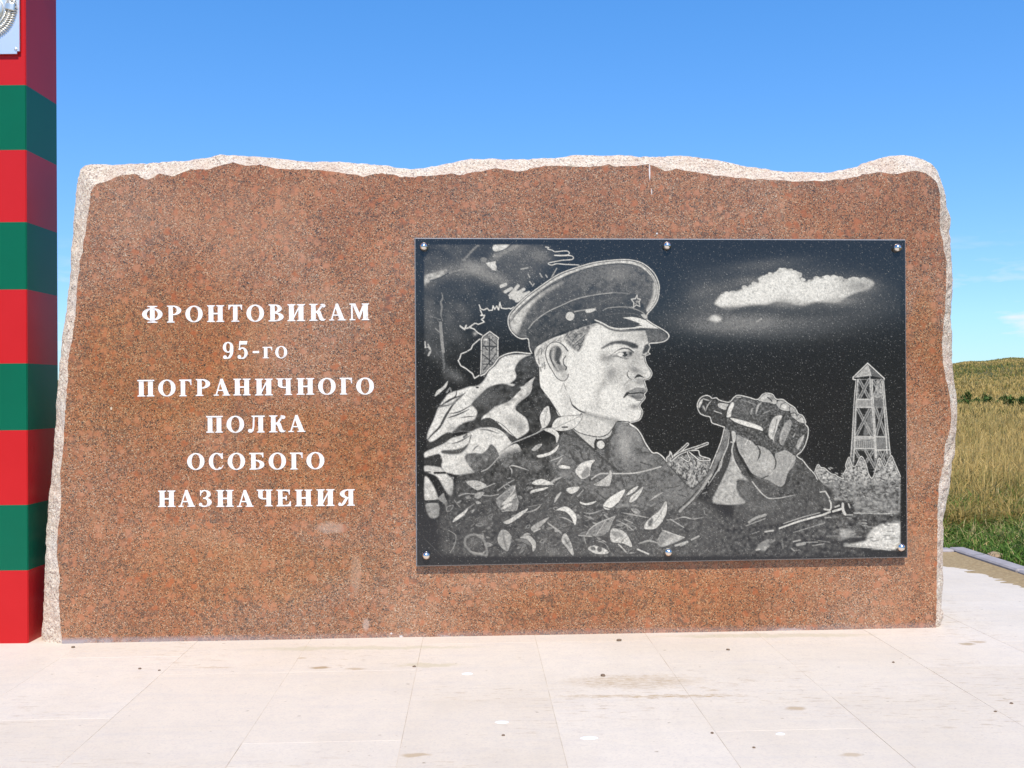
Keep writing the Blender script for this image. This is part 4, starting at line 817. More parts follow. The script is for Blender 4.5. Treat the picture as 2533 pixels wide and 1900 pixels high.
# --- gun barrel and stones by the water
line('I', '380,1035 640,940 950,855', 26, .74); line('I', '380,1050 660,955 950,880', 12, .04); line('I', '430,970 700,880 930,820', 14, .5); line('I', '970,850 1070,808', 26, .66); line('I', '1110,802 1222,768', 30, .72); line('I', '1140,742 1195,722', 22, .6); line('I', '570,1090 800,1020 1000,958', 9, .5)
disc('I', 1315, 770, 76, 96, .04); fill('I', '1228,690 1256,695 1262,770 1295,850 1262,850 1232,790', .7); line('I', '1322,700 1340,750', 20, .55, taper=True); line('I', '1290,850 1370,850', 14, .6); blob('I', 1050, 540, 50, 60, .05, .9)
line('I', '935,538 1005,528 1060,620', 18, .66, sm=False); line('I', '1062,650 1082,700 1070,780 990,772', 22, .66); line('I', '1000,890 1080,885', 14, .5)
line('I', '-40,950 60,890 185,850', 34, .46); line('I', '-80,1000 180,900', 12, .5); line('I', '180,1080 290,1065', 22, .58, taper=True); line('I', '0,1110 100,1075', 9, .4); fill('I', '60,1330 100,1250 200,1190 320,1190 260,1250 180,1340 150,1330', .38, 1, tex=.08); line('I', '60,1330 110,1320', 18, .6)
for s, w, t in (('570,1215 660,1195', 16, .6), ('620,1260 720,1240', 40, .5), ('740,1225 900,1222', 12, .5), ('830,1270 990,1245', 10, .55), ('1030,1140 1160,1140', 30, .25), ('900,1200 1070,1225', 8, .45), ('540,1310 580,1340', 18, .45), ('600,1340 650,1330', 10, .4), ('410,1180 425,1310', 22, .22), ('1630,1325 1740,1326', 6, .6)): line('I', s, w, t, .9, taper=True)
# --- leaves and twigs
for _ in range(80):                                     # small dim leaves massed behind the drawn ones
    fr = rng.choice(['D', 'F']); x, y = rng.uniform(480, 2150), rng.uniform(330, 1370)
    if fr == 'F' and (x > 1500 or y < 560 + .25 * x): x *= .6; y = min(1370, y + 420)
    a = rng.uniform(-1.1, .5) + (math.pi if rng.random() < .3 else 0); l = rng.uniform(60, 150); w = l * rng.uniform(.14, .30)
    dx, dy = math.cos(a) * l / 2, math.sin(a) * l / 2; nx, ny = -math.sin(a) * w, math.cos(a) * w; b = rng.uniform(-.3, .3)
    s = f'{x - dx},{y - dy} {x - dx * .3 + nx * (1 + b)},{y - dy * .3 + ny * (1 + b)} {x + dx},{y + dy} {x - dx * .2 - nx * (1 - b)},{y - dy * .2 - ny * (1 - b)}'
    t = rng.choice([.16, .2, .26, .32, .4])
    if rng.random() < .3: line(fr, s + ' ' + s.split()[0], 10, t + .1, .9)
    else: leaf(fr, s, t, f'{x - dx * .8},{y - dy * .8} {x + dx * .8},{y + dy * .8}' if l > 100 else None)
leaf('C', '1830,1040 1800,900 1850,790 1915,745 1935,830 1945,920 1900,1010 1850,1045', .62, '1860,1000 1880,880 1905,780')
leaf('E', '30,490 60,400 150,340 380,320 440,310 430,370 330,490 180,530 80,520', .64, '60,500 200,430 330,370 430,315'); line('E', '170,480 240,478', 18, .05)
for s in ('1420,1250 1600,1180 1780,1100 1830,1040', '1240,1410 1330,1310 1420,1250', '1780,1100 1860,1060 1970,1040', '1000,1640 1100,1590 1240,1440'): line('C', s, 13, .56)
leaf('C', '1860,1070 1960,1050 2060,1130 2030,1250 2010,1160 1940,1110', .62); leaf('C', '1760,1420 1850,1400 1960,1360 2060,1270 2020,1360 1920,1420 1790,1450', .68); leaf('C', '1690,1340 1750,1280 1830,1260 1800,1310 1730,1360', .46)
line('C', '1930,1500 2060,1450 2130,1410', 14, .6, taper=True); line('C', '2040,1540 2100,1460', 20, .55, taper=True); line('D', '1380,190 1430,175 1540,205 1640,240', 18, .6, taper=True); line('D', '1380,190 1415,240 1415,290', 14, .6, taper=True); blob('D', 1600, 130, 120, 60, .3, .6, 15); blob('D', 1760, 200, 60, 60, .3, .6)
leaf('D', '790,400 860,380 960,385 1070,450 960,510 880,480', .5, '910,440 925,500'); line('D', '940,510 1060,470 1180,420', 12, .55); line('D', '1220,520 1340,430 1450,370', 12, .45); line('D', '690,590 780,560 900,565 1100,590 1230,570', 13, .48)
leaf('D', '1690,420 1740,380 1840,360 1990,430 1900,440 1760,440', .64); leaf('D', '1670,560 1700,510 1910,470 1850,510 1730,540', .60); line('D', '1930,410 2010,370 2090,335', 24, .55, taper=True); line('D', '2000,680 2040,610 2090,540', 24, .6, taper=True)
leaf('D', '1200,650 1280,560 1440,440 1480,560 1500,690 1480,790 1380,800 1280,800 1220,720', .27); fill('D', '1280,710 1350,640 1460,560 1420,650 1320,710', .66, .5); fill('D', '1270,775 1330,710 1430,690 1360,745', .68, .5); line('D', '1300,690 1380,600 1440,520 1460,450', 10, .66); line('D', '1470,570 1505,680 1480,780', 8, .55); line('D', '1280,805 1380,785', 8, .6); line('D', '1210,630 1300,560 1420,480', 9, .5)
leaf('D', '608,950 640,890 760,800 830,740 780,830 700,900', .62); line('D', '820,760 900,700', 20, .3); leaf('D', '1300,950 1400,900 1500,830 1640,760 1560,850 1380,970', .58); line('D', '1600,820 1740,780 1830,700', 18, .5, taper=True); line('D', '1640,740 1820,705', 8, .4)
line('D', '770,1220 800,1150 900,1120 1000,1160 1060,1260 1075,1400 1000,1390 880,1370 790,1280 770,1220', 26, .42, .9, soft=.6); blob('D', 900, 1230, 100, 80, .22, .8); line('D', '860,1350 1000,1380 1060,1340', 22, .5, .8, taper=True)
leaf('D', '1220,1180 1260,1070 1340,1060 1410,1150 1390,1270 1350,1350 1260,1280', .40); line('D', '1300,1090 1310,1200 1350,1320', 26, .22, .7); leaf('D', '1530,1160 1640,1130 1730,1200 1745,1290 1700,1355 1690,1260 1620,1185', .5); fill('D', '1450,1190 1560,1220 1680,1270 1600,1180', .28, 1)
leaf('D', '1680,1030 1760,960 1930,880 1830,990 1720,1080', .40); line('D', '1720,1080 1800,1040', 18, .6, taper=True); line('D', '1910,960 2000,1030 2100,1110', 16, .5); line('D', '550,1060 640,1120 650,1200 620,1290 570,1370', 10, .4); line('D', '1020,1100 1025,1180', 12, .4); line('D', '630,650 710,750', 10, .35); line('D', '110,1080 300,1250 600,1560', 5, .25, .8, sm=False); blob('D', 1030, 930, 90, 60, .26, .7); blob('D', 1980, 1350, 110, 60, .25, .8); blob('D', 2130, 280, 60, 50, .34, .8)
leaf('F', '350,250 420,150 520,110 620,100 570,170 560,290 460,360 400,330', .62); fill('F', '430,300 480,220 540,200 540,290 460,350', .36, 1); line('F', '570,180 555,290', 10, .08); line('F', '570,360 680,290 800,285 1000,285 1180,275 1380,230 1520,190', 17, .64)
leaf('F', '820,230 850,290 830,420 780,460 600,440 700,380 800,300', .5); leaf('F', '730,730 790,640 900,560 1030,500 1000,580 930,690 860,760 780,780', .66); line('F', '740,740 840,760 930,690', 12, .05); leaf('F', '1040,580 1120,500 1210,455 1170,520 1090,570', .64); leaf('F', '1090,680 1110,600 1200,530 1280,460 1240,560 1170,650', .62, '1110,660 1190,570 1260,490')
line('F', '1360,660 1460,590 1550,540', 18, .6, taper=True); line('F', '1380,730 1450,690', 14, .4); leaf('F', '410,670 500,690 640,660 560,710 450,710', .68); leaf('F', '230,490 400,465 370,530 280,560', .6); leaf('F', '120,185 180,170 270,190 270,218 150,215', .66); line('F', '0,430 80,370 150,340', 26, .56, taper=True); line('F', '60,680 100,600 150,540', 24, .6, taper=True); line('F', '380,600 460,510', 12, .5)
leaf('F', '90,780 210,735 310,790 365,880 345,990 290,880 220,810 130,790', .68); line('F', '130,880 220,900 340,970', 15, .55, taper=True); line('F', '460,820 570,830 730,780', 14, .5, taper=True); line('F', '920,740 1000,720 1070,720', 40, .36, .9, soft=1); line('F', '1120,720 1210,730', 12, .45); line('F', '470,860 600,910', 10, .45); line('F', '750,850 790,890', 20, .45)
leaf('F', '500,1120 560,1040 680,960 890,870 830,1000 810,1070 700,1140 560,1140', .26); line('F', '500,1120 560,1035 680,955 890,870', 14, .62); line('F', '640,1120 700,1030 760,940', 11, .6); line('F', '890,870 830,1000 810,1050', 10, .55); fill('F', '690,1100 760,1000 840,920 800,1060', .38, 1)
leaf('F', '840,1050 940,1045 1050,1110 1125,1285 1000,1240 840,1210', .56); fill('F', '850,1080 950,1090 1000,1150 880,1140', .3, 1, .8); leaf('F', '1300,1040 1310,960 1400,870 1500,790 1590,660 1600,800 1540,930 1440,1030', .58, '1330,1020 1430,950 1500,860 1580,700'); fill('F', '1340,960 1400,890 1410,950 1370,1010', .2, 1); line('F', '1310,1040 1440,1030 1540,930', 14, .72)
leaf('F', '1470,1200 1560,1060 1700,1110 1840,1160 1700,1230 1520,1290', .3); fill('F', '1520,1285 1600,1190 1720,1140 1830,1160 1700,1230', .58, 1, .9, tex=.06); line('F', '1540,1060 1700,1115 1840,1160', 12, .66); line('F', '1470,1200 1540,1110', 10, .5)
leaf('F', '520,1310 600,1270 720,1300 810,1360 720,1390 600,1370', .58); disc('F', 590, 1310, 36, 26, .2, 20); disc('F', 680, 1320, 34, 40, .2); line('F', '650,1200 760,1250 820,1350', 9, .45)
leaf('F', '160,1200 200,1100 250,1150 310,1290 320,1410 220,1290', .5); fill('F', '190,1180 220,1170 290,1310 250,1280', .3, .6)
for s, w, t in (('980,820 1150,850 1350,890', 15, .6), ('910,920 1050,990 1150,1070', 15, .55), ('1020,910 1130,960', 16, .45), ('1690,920 1830,880 1960,905 2110,880', 15, .58), ('1600,920 1680,915', 12, .45), ('1650,910 1830,1020', 14, .56), ('940,1250 1040,1355', 18, .62), ('1200,1320 1350,1385', 20, .72), ('1210,1245 1350,1205 1480,1235', 26, .5), ('1720,1270 1880,1220', 28, .6), ('1790,1275 1860,1245', 14, .6), ('1940,1190 2040,1140', 22, .56), ('390,1130 570,1145', 14, .6), ('0,980 150,1080', 14, .5), ('470,1160 490,1240', 10, .5), ('470,990 520,1020', 8, .4), ('2110,790 2120,830', 14, .4), ('2090,560 2150,540', 16, .35)): line('F', s, w, t, .95, taper=True)
for _ in range(170):                                     # loose hatching among the leaves
    x, y = rng.uniform(430, 2200), rng.uniform(320, 1400); a = rng.uniform(-.9, -.1); l = rng.uniform(30, 90)
    line(rng.choice(['D', 'F']), f'{x},{y} {x + l * math.cos(a)},{y + l * math.sin(a)}', rng.uniform(7, 14), rng.choice([.05, .32, .40]), .55, taper=True)
# the picture field ends in a straight edge; margin of the slab stays polished
fm = np.zeros_like(cv); fm[25:797, 31:1210] = 1
cv *= blur(fm, 1)
gr = rng.standard_normal(cv.shape).astype(np.float32)
g2_ = blur(rng.standard_normal(cv.shape).astype(np.float32), 1); g2_ /= g2_.std()
cv = np.clip(cv * (1 + .16 * gr + .06 * g2_) + .02 + .022 * gr, 0, 1)
speck = rng.random(cv.shape) > .972; cv = np.where(speck & (cv < .35), np.clip(cv + rng.random(cv.shape) ** 2 * .75, 0, 1), cv)

POFF = .042
qc = [onface(1025, 588, POFF), onface(2241, 592, POFF), onface(2246, 1380, POFF), onface(1029, 1402, POFF)]
PC = (qc[2] + qc[3]) / 2
plaque = empty('engraved_plaque', tuple(PC), 'black polished granite slab engraved with a soldier holding binoculars', 'plaque')
NU, NV = 980, 650
us, vs2 = np.meshgrid(np.linspace(.0022, .9978, NU), np.linspace(.0034, .9966, NV)); us, vs2 = us[..., None], vs2[..., None]
gp = (qc[0] * (1 - us) + qc[1] * us) * (1 - vs2) + (qc[3] * (1 - us) + qc[2] * us) * vs2
gp = gp.reshape(-1, 3)
px, py = project(gp); fx, fy = np.clip(px - CX0 - .5, 0, CW - 2), np.clip(py - CY0 - .5, 0, CH - 2)
ix, iy = fx.astype(int), fy.astype(int); tx, ty = fx - ix, fy - iy
et = (cv[iy, ix] * (1 - tx) + cv[iy, ix + 1] * tx) * (1 - ty) + (cv[iy + 1, ix] * (1 - tx) + cv[iy + 1, ix + 1] * tx) * ty
ii, jj = np.meshgrid(np.arange(NV - 1), np.arange(NU - 1), indexing='ij'); q0 = (ii * NU + jj).ravel()
me = np_mesh('etched_face', gp - PC, np.stack([q0, q0 + NU, q0 + NU + 1, q0 + 1], -1))
at = me.attributes.new('etch', 'FLOAT', 'POINT'); at.data.foreach_set('value', et.astype(np.float32))
M = Mat('etched_black_granite', 0.1, 0.5)
e_ = M.math('POWER', M.attr('etch'), 1.35)
c = M.mix(e_, (.010, .0105, .0115), (.75, .70, .59))
M.base(c); M.set('Roughness', M.mr(e_, .02, .5, .12, .8)); M.set('Specular IOR Level', M.mr(e_, .05, .6, .5, .15))
face_m = M.m
link('etched_face', me, face_m, plaque)
M = Mat('sawn_granite_edge_glint', 0.42, 0.5); M.base(M.mix(M.mr(M.noise(300, 2), .45, .7), (.20, .205, .21), (.36, .36, .37)))  # sawn grey, its colour lightened to stand in for sun glint on the bevel
bm = bmesh.new()
def quadring(fr, dn): return [bm.verts.new(p + N * dn - PC) for p in fr]
inner = [gp[0], gp[NU - 1], gp[-1], gp[-NU]]
r0 = quadring(inner, 0); r1 = quadring(qc, -.007); r2 = quadring(qc, -.030)
for a, b in ((r0, r1), (r1, r2)):
    for i in range(4): bm.faces.new([a[i], b[i], b[(i + 1) % 4], a[(i + 1) % 4]])
bm.faces.new(r2)
link('slab_edge', bm_mesh('slab_edge', bm), M.m, plaque)
# chromed cap nuts
def lathe(name, prof, n=28):
    v, f = [], []
    for r, y in prof:
        for k in range(n): v.append((r * math.cos(2 * math.pi * k / n), y, r * math.sin(2 * math.pi * k / n)))
    for j in range(len(prof) - 1):
        for k in range(n): f.append((j * n + k, j * n + (k + 1) % n, (j + 1) * n + (k + 1) % n, (j + 1) * n + k))
    f.append(tuple((len(prof) - 1) * n + k for k in range(n)))
    me = mesh(name, v, f, True); return me
M = Mat('brushed_steel', 0.16, 0.5, 1.0); M.base((.80, .76, .70)); M.set('Roughness', M.mr(M.noise(80, 2), .3, .7, .12, .26))
steelm = M.m
nut = lathe('cap_nut', [(.0235, .001), (.0235, -.010), (.0225, -.016), (.0195, -.024), (.0140, -.0305), (.008, -.0345), (.003, -.036)])
nut.materials.append(steelm)
# rod of each fixing runs behind the slab into the stone
rod = lathe('rod', [(.010, .044), (.010, .0305)], 12); rod.materials.append(steelm)
for x, y in ((1049, 611), (1649, 609), (2217, 614), (1055, 1373), (1652, 1365), (2226, 1353)):
    p = onface(x, y, POFF); o = link('cap_nut', nut, None, plaque, tuple(p - PC)); o.rotation_euler = (0, 0, ANG)
    o = link('rod', rod, None, plaque, tuple(p - PC)); o.rotation_euler = (0, 0, ANG)

# ------------------------------------------------------------------ striped frontier post
PX1, PY0 = -2.568, 5.267; PWD = .36
post = empty('border_post', (PX1 - PWD / 2, PY0 + PWD / 2, 0), 'square red and green striped border post with a metal emblem plate', 'post')
def paint(name, colr, dark):
    M = Mat(name, 0.34, 0.18)
    c = M.mix(M.mr(M.noise(3.5, 5, .6), .35, .7, 0, .5), colr, dark)
    c = M.mix(M.mr(M.noise(48, 2), .80, .83, 0, .7), c, (.55, .45, .42))
    M.base(c); M.bump(M.noise(240, 3), .10, .001); return M.m
redm = paint('red_gloss_paint', (.52, .016, .018), (.47, .013, .014)); grnm = paint('green_gloss_paint', (.002, .118, .060), (.003, .10, .05))
zs = [0, .384, .730, 1.125, 1.479, 1.871, 2.229, 2.612, 2.958, 3.78]
hw = PWD / 2
for i, (a, b) in enumerate(zip(zs[:-1], zs[1:])):
    bm = bmesh.new(); r = bmesh.ops.create_cube(bm, size=1.0)
    for v in r['verts']: v.co = Vector((v.co.x * PWD, v.co.y * PWD, a + (v.co.z + .5) * (b - a)))
    if i == 0:
        for v in bm.verts:
            if v.co.z < .001: v.co.z = -.003
    es = [e for e in bm.edges if abs(e.verts[0].co.z - e.verts[1].co.z) > .01]
    bmesh.ops.bevel(bm, geom=es, offset=.004, segments=2, affect='EDGES')
    link('red_band' if i % 2 == 0 else 'green_band', bm_mesh('band', bm), redm if i % 2 == 0 else grnm, post)
bm = bmesh.new()
b4 = [bm.verts.new((x * hw * 1.12, y * hw * 1.12, 3.781)) for x, y in ((-1, -1), (1, -1), (1, 1), (-1, 1))]
t4 = [bm.verts.new((x * hw * 1.12, y * hw * 1.12, 3.82)) for x, y in ((-1, -1), (1, -1), (1, 1), (-1, 1))]
ap = bm.verts.new((0, 0, 4.0)); bm.faces.new(b4[::-1])
for i in range(4): bm.faces.new([b4[i], b4[(i + 1) % 4], t4[(i + 1) % 4], t4[i]]); bm.faces.new([t4[i], t4[(i + 1) % 4], ap])
link('pointed_cap', bm_mesh('pointed_cap', bm), grnm, post)
# emblem plate on the front of the post
fy0 = -hw
M = Mat('satin_aluminium', 0.42, 0.5, 0.85); M.base((.78, .80, .83)); M.bump(M.noise(400, 2), .05, .001); alum = M.m
bm = bmesh.new(); box(bm, -.156, .156, fy0 - .019, fy0 - .009, 3.118, 3.62)
es = [e for e in bm.edges if abs(e.verts[0].co.y - e.verts[1].co.y) > .005]
bmesh.ops.bevel(bm, geom=es, offset=.014, segments=4, affect='EDGES')
plate = link('emblem_plate', bm_mesh('emblem_plate', bm), alum, post)
bm = bmesh.new(); box(bm, -.11, .11, fy0 - .0095, fy0 + .002, 3.19, 3.55); link('plate_spacer', bm_mesh('plate_spacer', bm), alum, plate)
M = Mat('cast_relief_metal', 0.34, 0.5, 0.8); M.base(M.mix(M.noise(60, 2), (.74, .68, .56), (.86, .84, .78))); cast = M.m
scr = lathe('plate_screw', [(.0085, 0), (.0085, -.003), (.006, -.006), (.002, -.0075)], 14); scr.materials.append(alum)
for sx_, z in ((-1, 3.143), (1, 3.143), (-1, 3.595), (1, 3.595)): link('plate_screw', scr, None, plate, (sx_ * .137, fy0 - .019, z))
def ell(bm, c_, r, rot=0.0, seg=8):
    mt = Matrix.Translation(c_) @ Matrix.Rotation(rot, 4, 'Y') @ Matrix.Diagonal((*r, 1))
    bmesh.ops.create_uvsphere(bm, u_segments=seg, v_segments=max(4, seg // 2 + 1), radius=1.0, matrix=mt)
ez = 3.365; ey = fy0 - .019
bm = bmesh.new()
mt = Matrix.Translation((0, ey, ez - .01)) @ Matrix.Diagonal((.075, .024, .075, 1)); bmesh.ops.create_uvsphere(bm, u_segments=28, v_segments=16, radius=1.0, matrix=mt)
link('globe_relief', bm_mesh('globe_relief', bm, True), cast, plate)
for s in (-1, 1):                                        # two wheat sheaves round the globe, three rows of grains each
    bm = bmesh.new()
    for k in range(34):
        th = R(-82 + k * 4.9)
        for j, rr_ in enumerate((.092, .112, .131)):
            tt = th + R(1.6) * j
            rad_ = rr_ * (1 + .05 * math.sin(max(0, tt)))
            p = Vector((s * rad_ * math.cos(tt), ey - .004 - .006 * (1 - abs(j - 1) * .4), ez + .01 + rad_ * 1.32 * math.sin(tt) * (.93 if math.sin(tt) < 0 else 1)))
            tang = math.atan2(math.cos(tt) * 1.3, -math.sin(tt))          # along the sheaf
            out = (1.05 if k < 16 else .55) * (.25 + .5 * j)
            ell(bm, p, (.020, .0066, .0046), -s * (tang - out) if s > 0 else (tang - out) , 6)
    me = bm_mesh('wheat_sheaf', bm, True); link('wheat_sheaf', me, cast, plate)
for s in (-1, 1):
    for a0, a1 in ((-12, 2), (28, 40)):                   # ribbon bindings
        v, f = [], []
        for i in range(9):
            th = R(a0 + (a1 - a0) * i / 8)
            for j in range(7):
                r_ = .090 + .050 * j / 6
                v.append((s * r_ * math.cos(th), ey - .013 - .006 * math.sin(math.pi * j / 6), ez + .01 + r_ * 1.30 * math.sin(th)))
        for i in range(8):
            for j in range(6): a = i * 7 + j; f.append((a, a + 1, a + 8, a + 7) if s < 0 else (a, a + 7, a + 8, a + 1))
        me = mesh('ribbon', v, f, True); o = link('ribbon', me, cast, plate)
        md = o.modifiers.new('thick', 'SOLIDIFY'); md.thickness = .006; md.offset = -1

# ------------------------------------------------------------------ grasses and weeds of the steppe
def in_plaza(x, y, mgn=.0):
    u = (x - BA[0]) * U[0] + (y - BA[1]) * U[1]; v = (x - BA[0]) * V[0] + (y - BA[1]) * V[1]
    return (u < UR + KW + mgn) & (u > -6.5) & (v < VB + KW + mgn) & (v > -7.6)
def blades(name, x, y, h, w, lean, tonev, mat, label, head=.55):
    n = len(x); z = ground_h(x, y) - .01
    a = rng.uniform(0, 2 * np.pi, n); la = rng.normal(.5, 2.2, n)               # lean mostly one way, as combed by wind
    sx_, sy_ = np.cos(a) * w / 2, np.sin(a) * w / 2; lx, ly = np.cos(la) * lean * h, np.sin(la) * lean * h
    V_ = np.zeros((n, 7, 3)); B_ = np.stack([x, y, z], -1)
    for i, (t, ww, bend) in enumerate(((0, 1, 0), (.45, .85, .18), (.8, head, .55))):
        c_ = B_ + np.stack([lx * bend, ly * bend, h * t * (1 - .25 * bend * lean)], -1); s_ = np.stack([sx_, sy_, 0 * sx_], -1) * ww
        V_[:, 2 * i] = c_ - s_; V_[:, 2 * i + 1] = c_ + s_
    V_[:, 6] = B_ + np.stack([lx, ly, h * (1 - .28 * lean)], -1)
    b = np.arange(n)[:, None] * 7
    q = np.concatenate([b + [0, 1, 3, 2], b + [2, 3, 5, 4]]); t_ = b + [4, 5, 6]
    me = np_mesh(name, V_.reshape(-1, 3), q, t_)
    for nm, val in (('tone', np.repeat(tonev, 7)), ('up', np.tile([0, 0, .45, .45, .8, .8, 1], n))):
        at = me.attributes.new(nm, 'FLOAT', 'POINT'); at.data.foreach_set('value', val.astype(np.float32))
    return tag(link(name, me, mat), label, 'grass', kind='stuff')
def grass_mat(name, stops, tip=None):
    M = Mat(name, 0.7, 0.2)
    cc = M.ramp(M.attr('tone'), stops)
    if tip: cc = M.mix(M.math('MULTIPLY', M.math('POWER', M.attr('up'), 2.5), .75), cc, tip)
    M.base(cc)
    tr = M.n.new('ShaderNodeBsdfTranslucent'); M.l.new(M.b.inputs['Base Color'].links[0].from_socket, tr.inputs['Color'])
    ms = M.n.new('ShaderNodeMixShader'); ms.inputs[0].default_value = .28
    M.l.new(M.b.outputs[0], ms.inputs[1]); M.l.new(tr.outputs[0], ms.inputs[2]); M.l.new(ms.outputs[0], M.n['Material Output'].inputs['Surface'])
    return M.m
gm = grass_mat('green_blades', [(0, (.05, .12, .018)), (.45, (.12, .23, .035)), (.7, (.24, .30, .07)), (.84, (.48, .38, .15)), (1, (.60, .47, .23))])
dm = grass_mat('dry_blades', [(0, (.08, .13, .022)), (.25, (.18, .19, .04)), (.5, (.38, .25, .07)), (.8, (.56, .375, .12)), (1, (.68, .50, .21))], (.60, .42, .15))
def scatter(n, y0, y1, p=1.0):
    """points over the meadow, thickest in the strips either side of the stone"""
    t = rng.random(n) ** p; Y = y0 + (y1 - y0) * t
    k = rng.random(n)
    X = np.where(k < .72, Y * rng.uniform(.30, .72, n), np.where(k < .86, Y * rng.uniform(-.62, -.3, n), Y * rng.uniform(-.8, .9, n)))
    return X, Y
def keep(x, y, mgn=.03): return ~in_plaza(x, y, mgn)
# green verge along the kerb
x1, y1 = scatter(30000, 7.4, 10.6); x2 = rng.uniform(3.7, 7.5, 26000); y2 = rng.uniform(3.5, 10.0, 26000)
x, y = np.r_[x1, x2], np.r_[y1, y2]; m_ = keep(x, y); x, y = x[m_], y[m_]; n = len(x)
e1 = ((x - BA[0]) * U[0] + (y - BA[1]) * U[1]) - (UR + KW); e2 = ((x - BA[0]) * V[0] + (y - BA[1]) * V[1]) - (VB + KW); ed = np.maximum(e1, e2)
h = rng.uniform(.12, .34, n) * np.clip(.55 + ed * .7, .5, 1.5)
clump = np.sin(x * 3.1 + np.sin(y * 2.3) * 2) * .5 + np.sin(y * 4.7 + x * 1.7) * .5
tone = np.clip(rng.normal(.52, .27, n) + .16 * clump + .12 * np.clip(ed - .8, 0, 2), 0, 1)
blades('verge_grass', x, y, h, rng.uniform(.007, .014, n), rng.uniform(.2, 1.3, n), tone, gm, 'green grass growing thickly along the kerb')
# standing dry grass
x, y = scatter(150000, 8.7, 30, 1.5); m_ = keep(x, y, .55); x, y = x[m_], y[m_]; n = len(x)
clump = np.sin(x * 1.3 + np.sin(y * 1.1) * 2) * .5 + np.sin(y * 1.9 + x * .7) * .5
tone = np.clip(rng.normal(.62, .24, n) + .22 * clump - .22 * np.clip((10.5 - y) / 2, 0, 1), 0, 1)
h = rng.uniform(.28, .62, n) * np.clip(.5 + (y - 8.2) * .25, .5, 1.0)
blades('dry_grass', x, y, h, rng.uniform(.004, .010, n) * (1 + .03 * (y - 8)), np.abs(rng.normal(.35, .65, n)), tone, dm, 'tall straw coloured grass covering the open meadow', head=1.1)
x, y = scatter(85000, 28, 330, 1.7); n = len(x)
clump = np.sin(x * .5 + np.sin(y * .4) * 2) * .5 + np.sin(y * .33 + x * .25) * .5
tone = np.clip(rng.normal(.58, .16, n) + .16 * clump - .45 * np.clip((y - 150) / 70, 0, 1) * (.6 + .7 * np.sin(x * .06 + y * .05)), 0, 1)
blades('distant_dry_grass', x, y, rng.uniform(.35, .7, n), .02 + .0011 * y * rng.uniform(.6, 1.2, n), rng.uniform(.1, .6, n), tone, dm, 'paler straw coloured grass on the far slope of the meadow')
# dark green weeds standing in the dry grass
wm = grass_mat('weed_leaves', [(0, (.04, .09, .02)), (.5, (.09, .16, .035)), (1, (.18, .24, .06))])
M = Mat('weed_stem', .8, .2); M.base((.09, .11, .04)); stemm = M.m
def weed(hh, wd, nl):
    c_ = rng.normal(0, 1, (nl, 3)); c_ /= np.linalg.norm(c_, axis=1)[:, None]; c_ *= rng.random((nl, 1)) ** .4
    P_ = np.stack([c_[:, 0] * wd, c_[:, 1] * wd, hh * (.52 + .46 * c_[:, 2])], -1)
    P_[:, :2] *= (.35 + .9 * (P_[:, 2:3] / hh) * (1.25 - P_[:, 2:3] / hh) * 2)
    a = rng.uniform(0, 2 * np.pi, nl); b = rng.uniform(-.3, 1.2, nl); l = rng.uniform(.06, .14, nl)
    d = np.stack([np.cos(a) * np.cos(b), np.sin(a) * np.cos(b), np.sin(b)], -1); s_ = np.stack([-np.sin(a), np.cos(a), 0 * a], -1) * .35
    L = l[:, None]
    Q = np.stack([P_ - d * L, P_ + s_ * L, P_ + d * L, P_ - s_ * L], 1).reshape(-1, 3)
    me = np_mesh('foliage', Q, np.arange(nl * 4).reshape(-1, 4))
    at = me.attributes.new('tone', 'FLOAT', 'POINT'); at.data.foreach_set('value', np.repeat(rng.random(nl), 4).astype(np.float32))
    me.materials.append(wm)
    bm = bmesh.new()
    for _ in range(5):
        a = rng.uniform(0, 6.28); r = bmesh.ops.create_cone(bm, cap_ends=False, segments=5, radius1=.014, radius2=.004, depth=hh * .85)
        for v in r['verts']:
            t = v.co.z / (hh * .85) + .5; v.co.z = t * hh * .85 - .03; v.co.x += math.cos(a) * wd * .5 * t; v.co.y += math.sin(a) * wd * .5 * t
    sm_ = bm_mesh('stem', bm); sm_.materials.append(stemm)
    return me, sm_
protos = [weed(1.05, .30, 300), weed(.75, .42, 280), weed(1.3, .24, 300)]
rw = random.Random(3)
spots = [(2372, 62), (2383, 66), (2396, 60), (2418, 63), (2428, 58), (2439, 66), (2449, 60), (2461, 64), (2474, 68), (2492, 61), (2505, 64), (2520, 60), (2531, 66), (2548, 62), (2570, 64), (2600, 60), (2345, 65), (2300, 62), (2250, 66), (2366, 55), (2378, 70), (2390, 57), (2409, 72), (2434, 70), (2444, 56), (2468, 57), (2486, 70), (2499, 55), (2514, 71), (2527, 57)]
for i, (px_, dist) in enumerate(spots):
    dist += rw.uniform(-5, 5); d = ray(px_ + rw.uniform(-4, 4), 960); x, y = d[0] * dist / d[1], dist
    f_, s_ = protos[i % 3]; sc = rw.uniform(.45, .95)
    e = empty('weed_bush', (x, y, float(ground_h(np.array(x), np.array(y))) - .02), 'dark green bushy weed in the row across the dry meadow', 'weed', 'dark green weeds across the dry meadow', rw.uniform(0, 6.28))
    e.scale = (sc * 1.1, sc * 1.1, sc)
    link('foliage', f_, None, e); link('stem', s_, None, e)

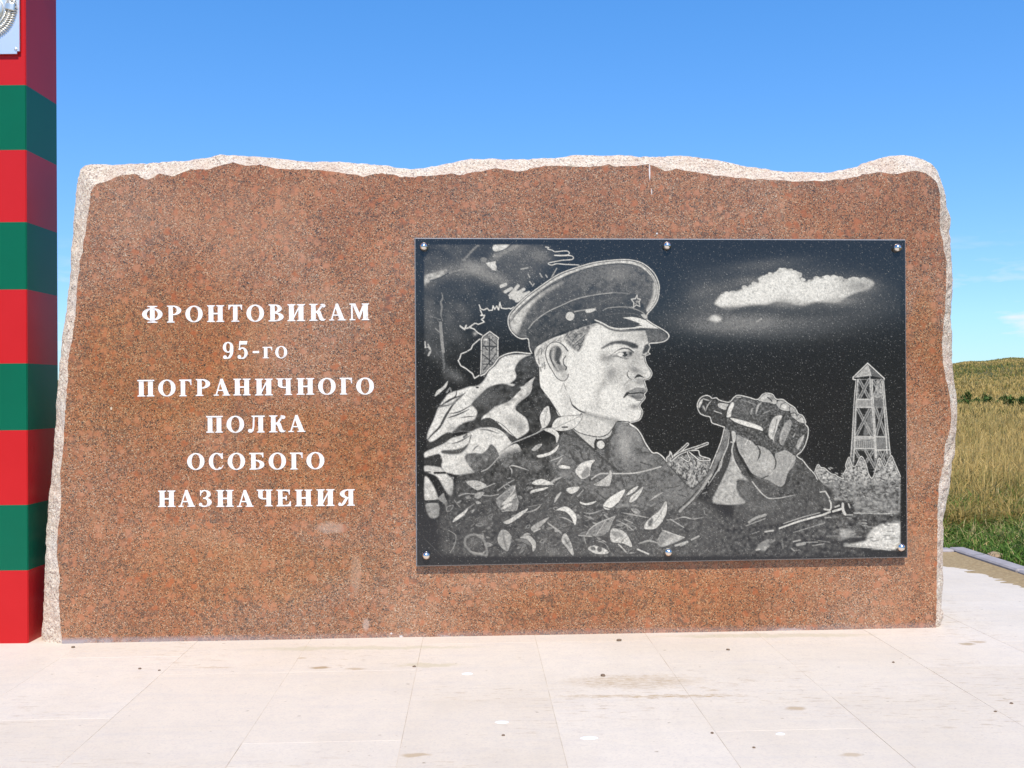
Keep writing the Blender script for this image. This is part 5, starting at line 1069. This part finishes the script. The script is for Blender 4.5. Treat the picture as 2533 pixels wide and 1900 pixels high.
# ------------------------------------------------------------------ small things lying about
def pebble_mesh(r, sq=.6, seed=0):
    bm = bmesh.new(); bmesh.ops.create_icosphere(bm, subdivisions=2, radius=r)
    for v in bm.verts:
        k = 1 + .35 * mnoise.noise(v.co / r * 1.3 + Vector((seed * 7.1, 0, 0))); v.co *= k; v.co.z *= sq
    return bm_mesh('pebble', bm, False)
M = Mat('brown_clod', .95, .1); M.base(M.mix(M.noise(60, 3), (.10, .065, .045), (.26, .18, .12))); clodm = M.m
M = Mat('clay_lump', .95, .1); M.base(M.mix(M.noise(30, 4), (.30, .20, .12), (.44, .31, .20))); clay = M.m
for i, (px_, py_, r, what) in enumerate([(1492, 1672, .016, 'dark brown crumb of earth on the sandy paving before the plaque'), (1025, 1650, .012, None), (346, 1655, .011, None), (1801, 1608, .012, None), (1531, 1585, .018, None), (2210, 1639, .009, None), (2502, 1741, .010, None), (2462, 1761, .009, None), (1245, 1820, .009, None), (1762, 1814, .008, None), (394, 1659, .009, None), (181, 1602, .014, None), (1865, 1850, .008, None)]):
    r *= .72; p = G(px_, py_); me = pebble_mesh(r, .55, i)
    o = link('clod', me, clodm, None, (p[0], p[1], r * .28))
    if what: tag(o, what, 'clod')
    else: tag(o, 'small brown crumb of dirt lying on the pale paving slabs', 'crumb', 'crumbs of dirt on the paving')
d = G(2458, 1382)
o = tag(link('clay_lump', pebble_mesh(.06, .55, 21), clay, None, (d[0], d[1], .02)), 'tan lump of dry clay in the grass beside the kerb', 'lump')
M = Mat('chalky_white', .9, .1); M.base((.84, .83, .80)); chalk = M.m
for i, (px_, py_, rx, ry) in enumerate([(1457, 1826, .034, .017), (1241, 1787, .028, .014), (1156, 1667, .026, .014), (1930, 1816, .018, .010)]):
    p = G(px_, py_); n = 22
    rim = [(rx * math.cos(6.283 * k / n) * (1 + .25 * nz(k * .7, i)), ry * math.sin(6.283 * k / n) * (1 + .25 * nz(k * .7, i + 9))) for k in range(n)]
    v = [(a, b, -.001) for a, b in rim] + [(a * .75, b * .75, .0025) for a, b in rim] + [(0, 0, .004)]
    f = [(k, (k + 1) % n, n + (k + 1) % n, n + k) for k in range(n)] + [(n + k, n + (k + 1) % n, 2 * n) for k in range(n)]
    tag(link('bird_dropping', mesh('bird_dropping', v, f, True), chalk, None, (p[0], p[1], .001)), 'flat white bird dropping on the paving in front of the stone', 'dropping', 'white bird droppings on the paving')
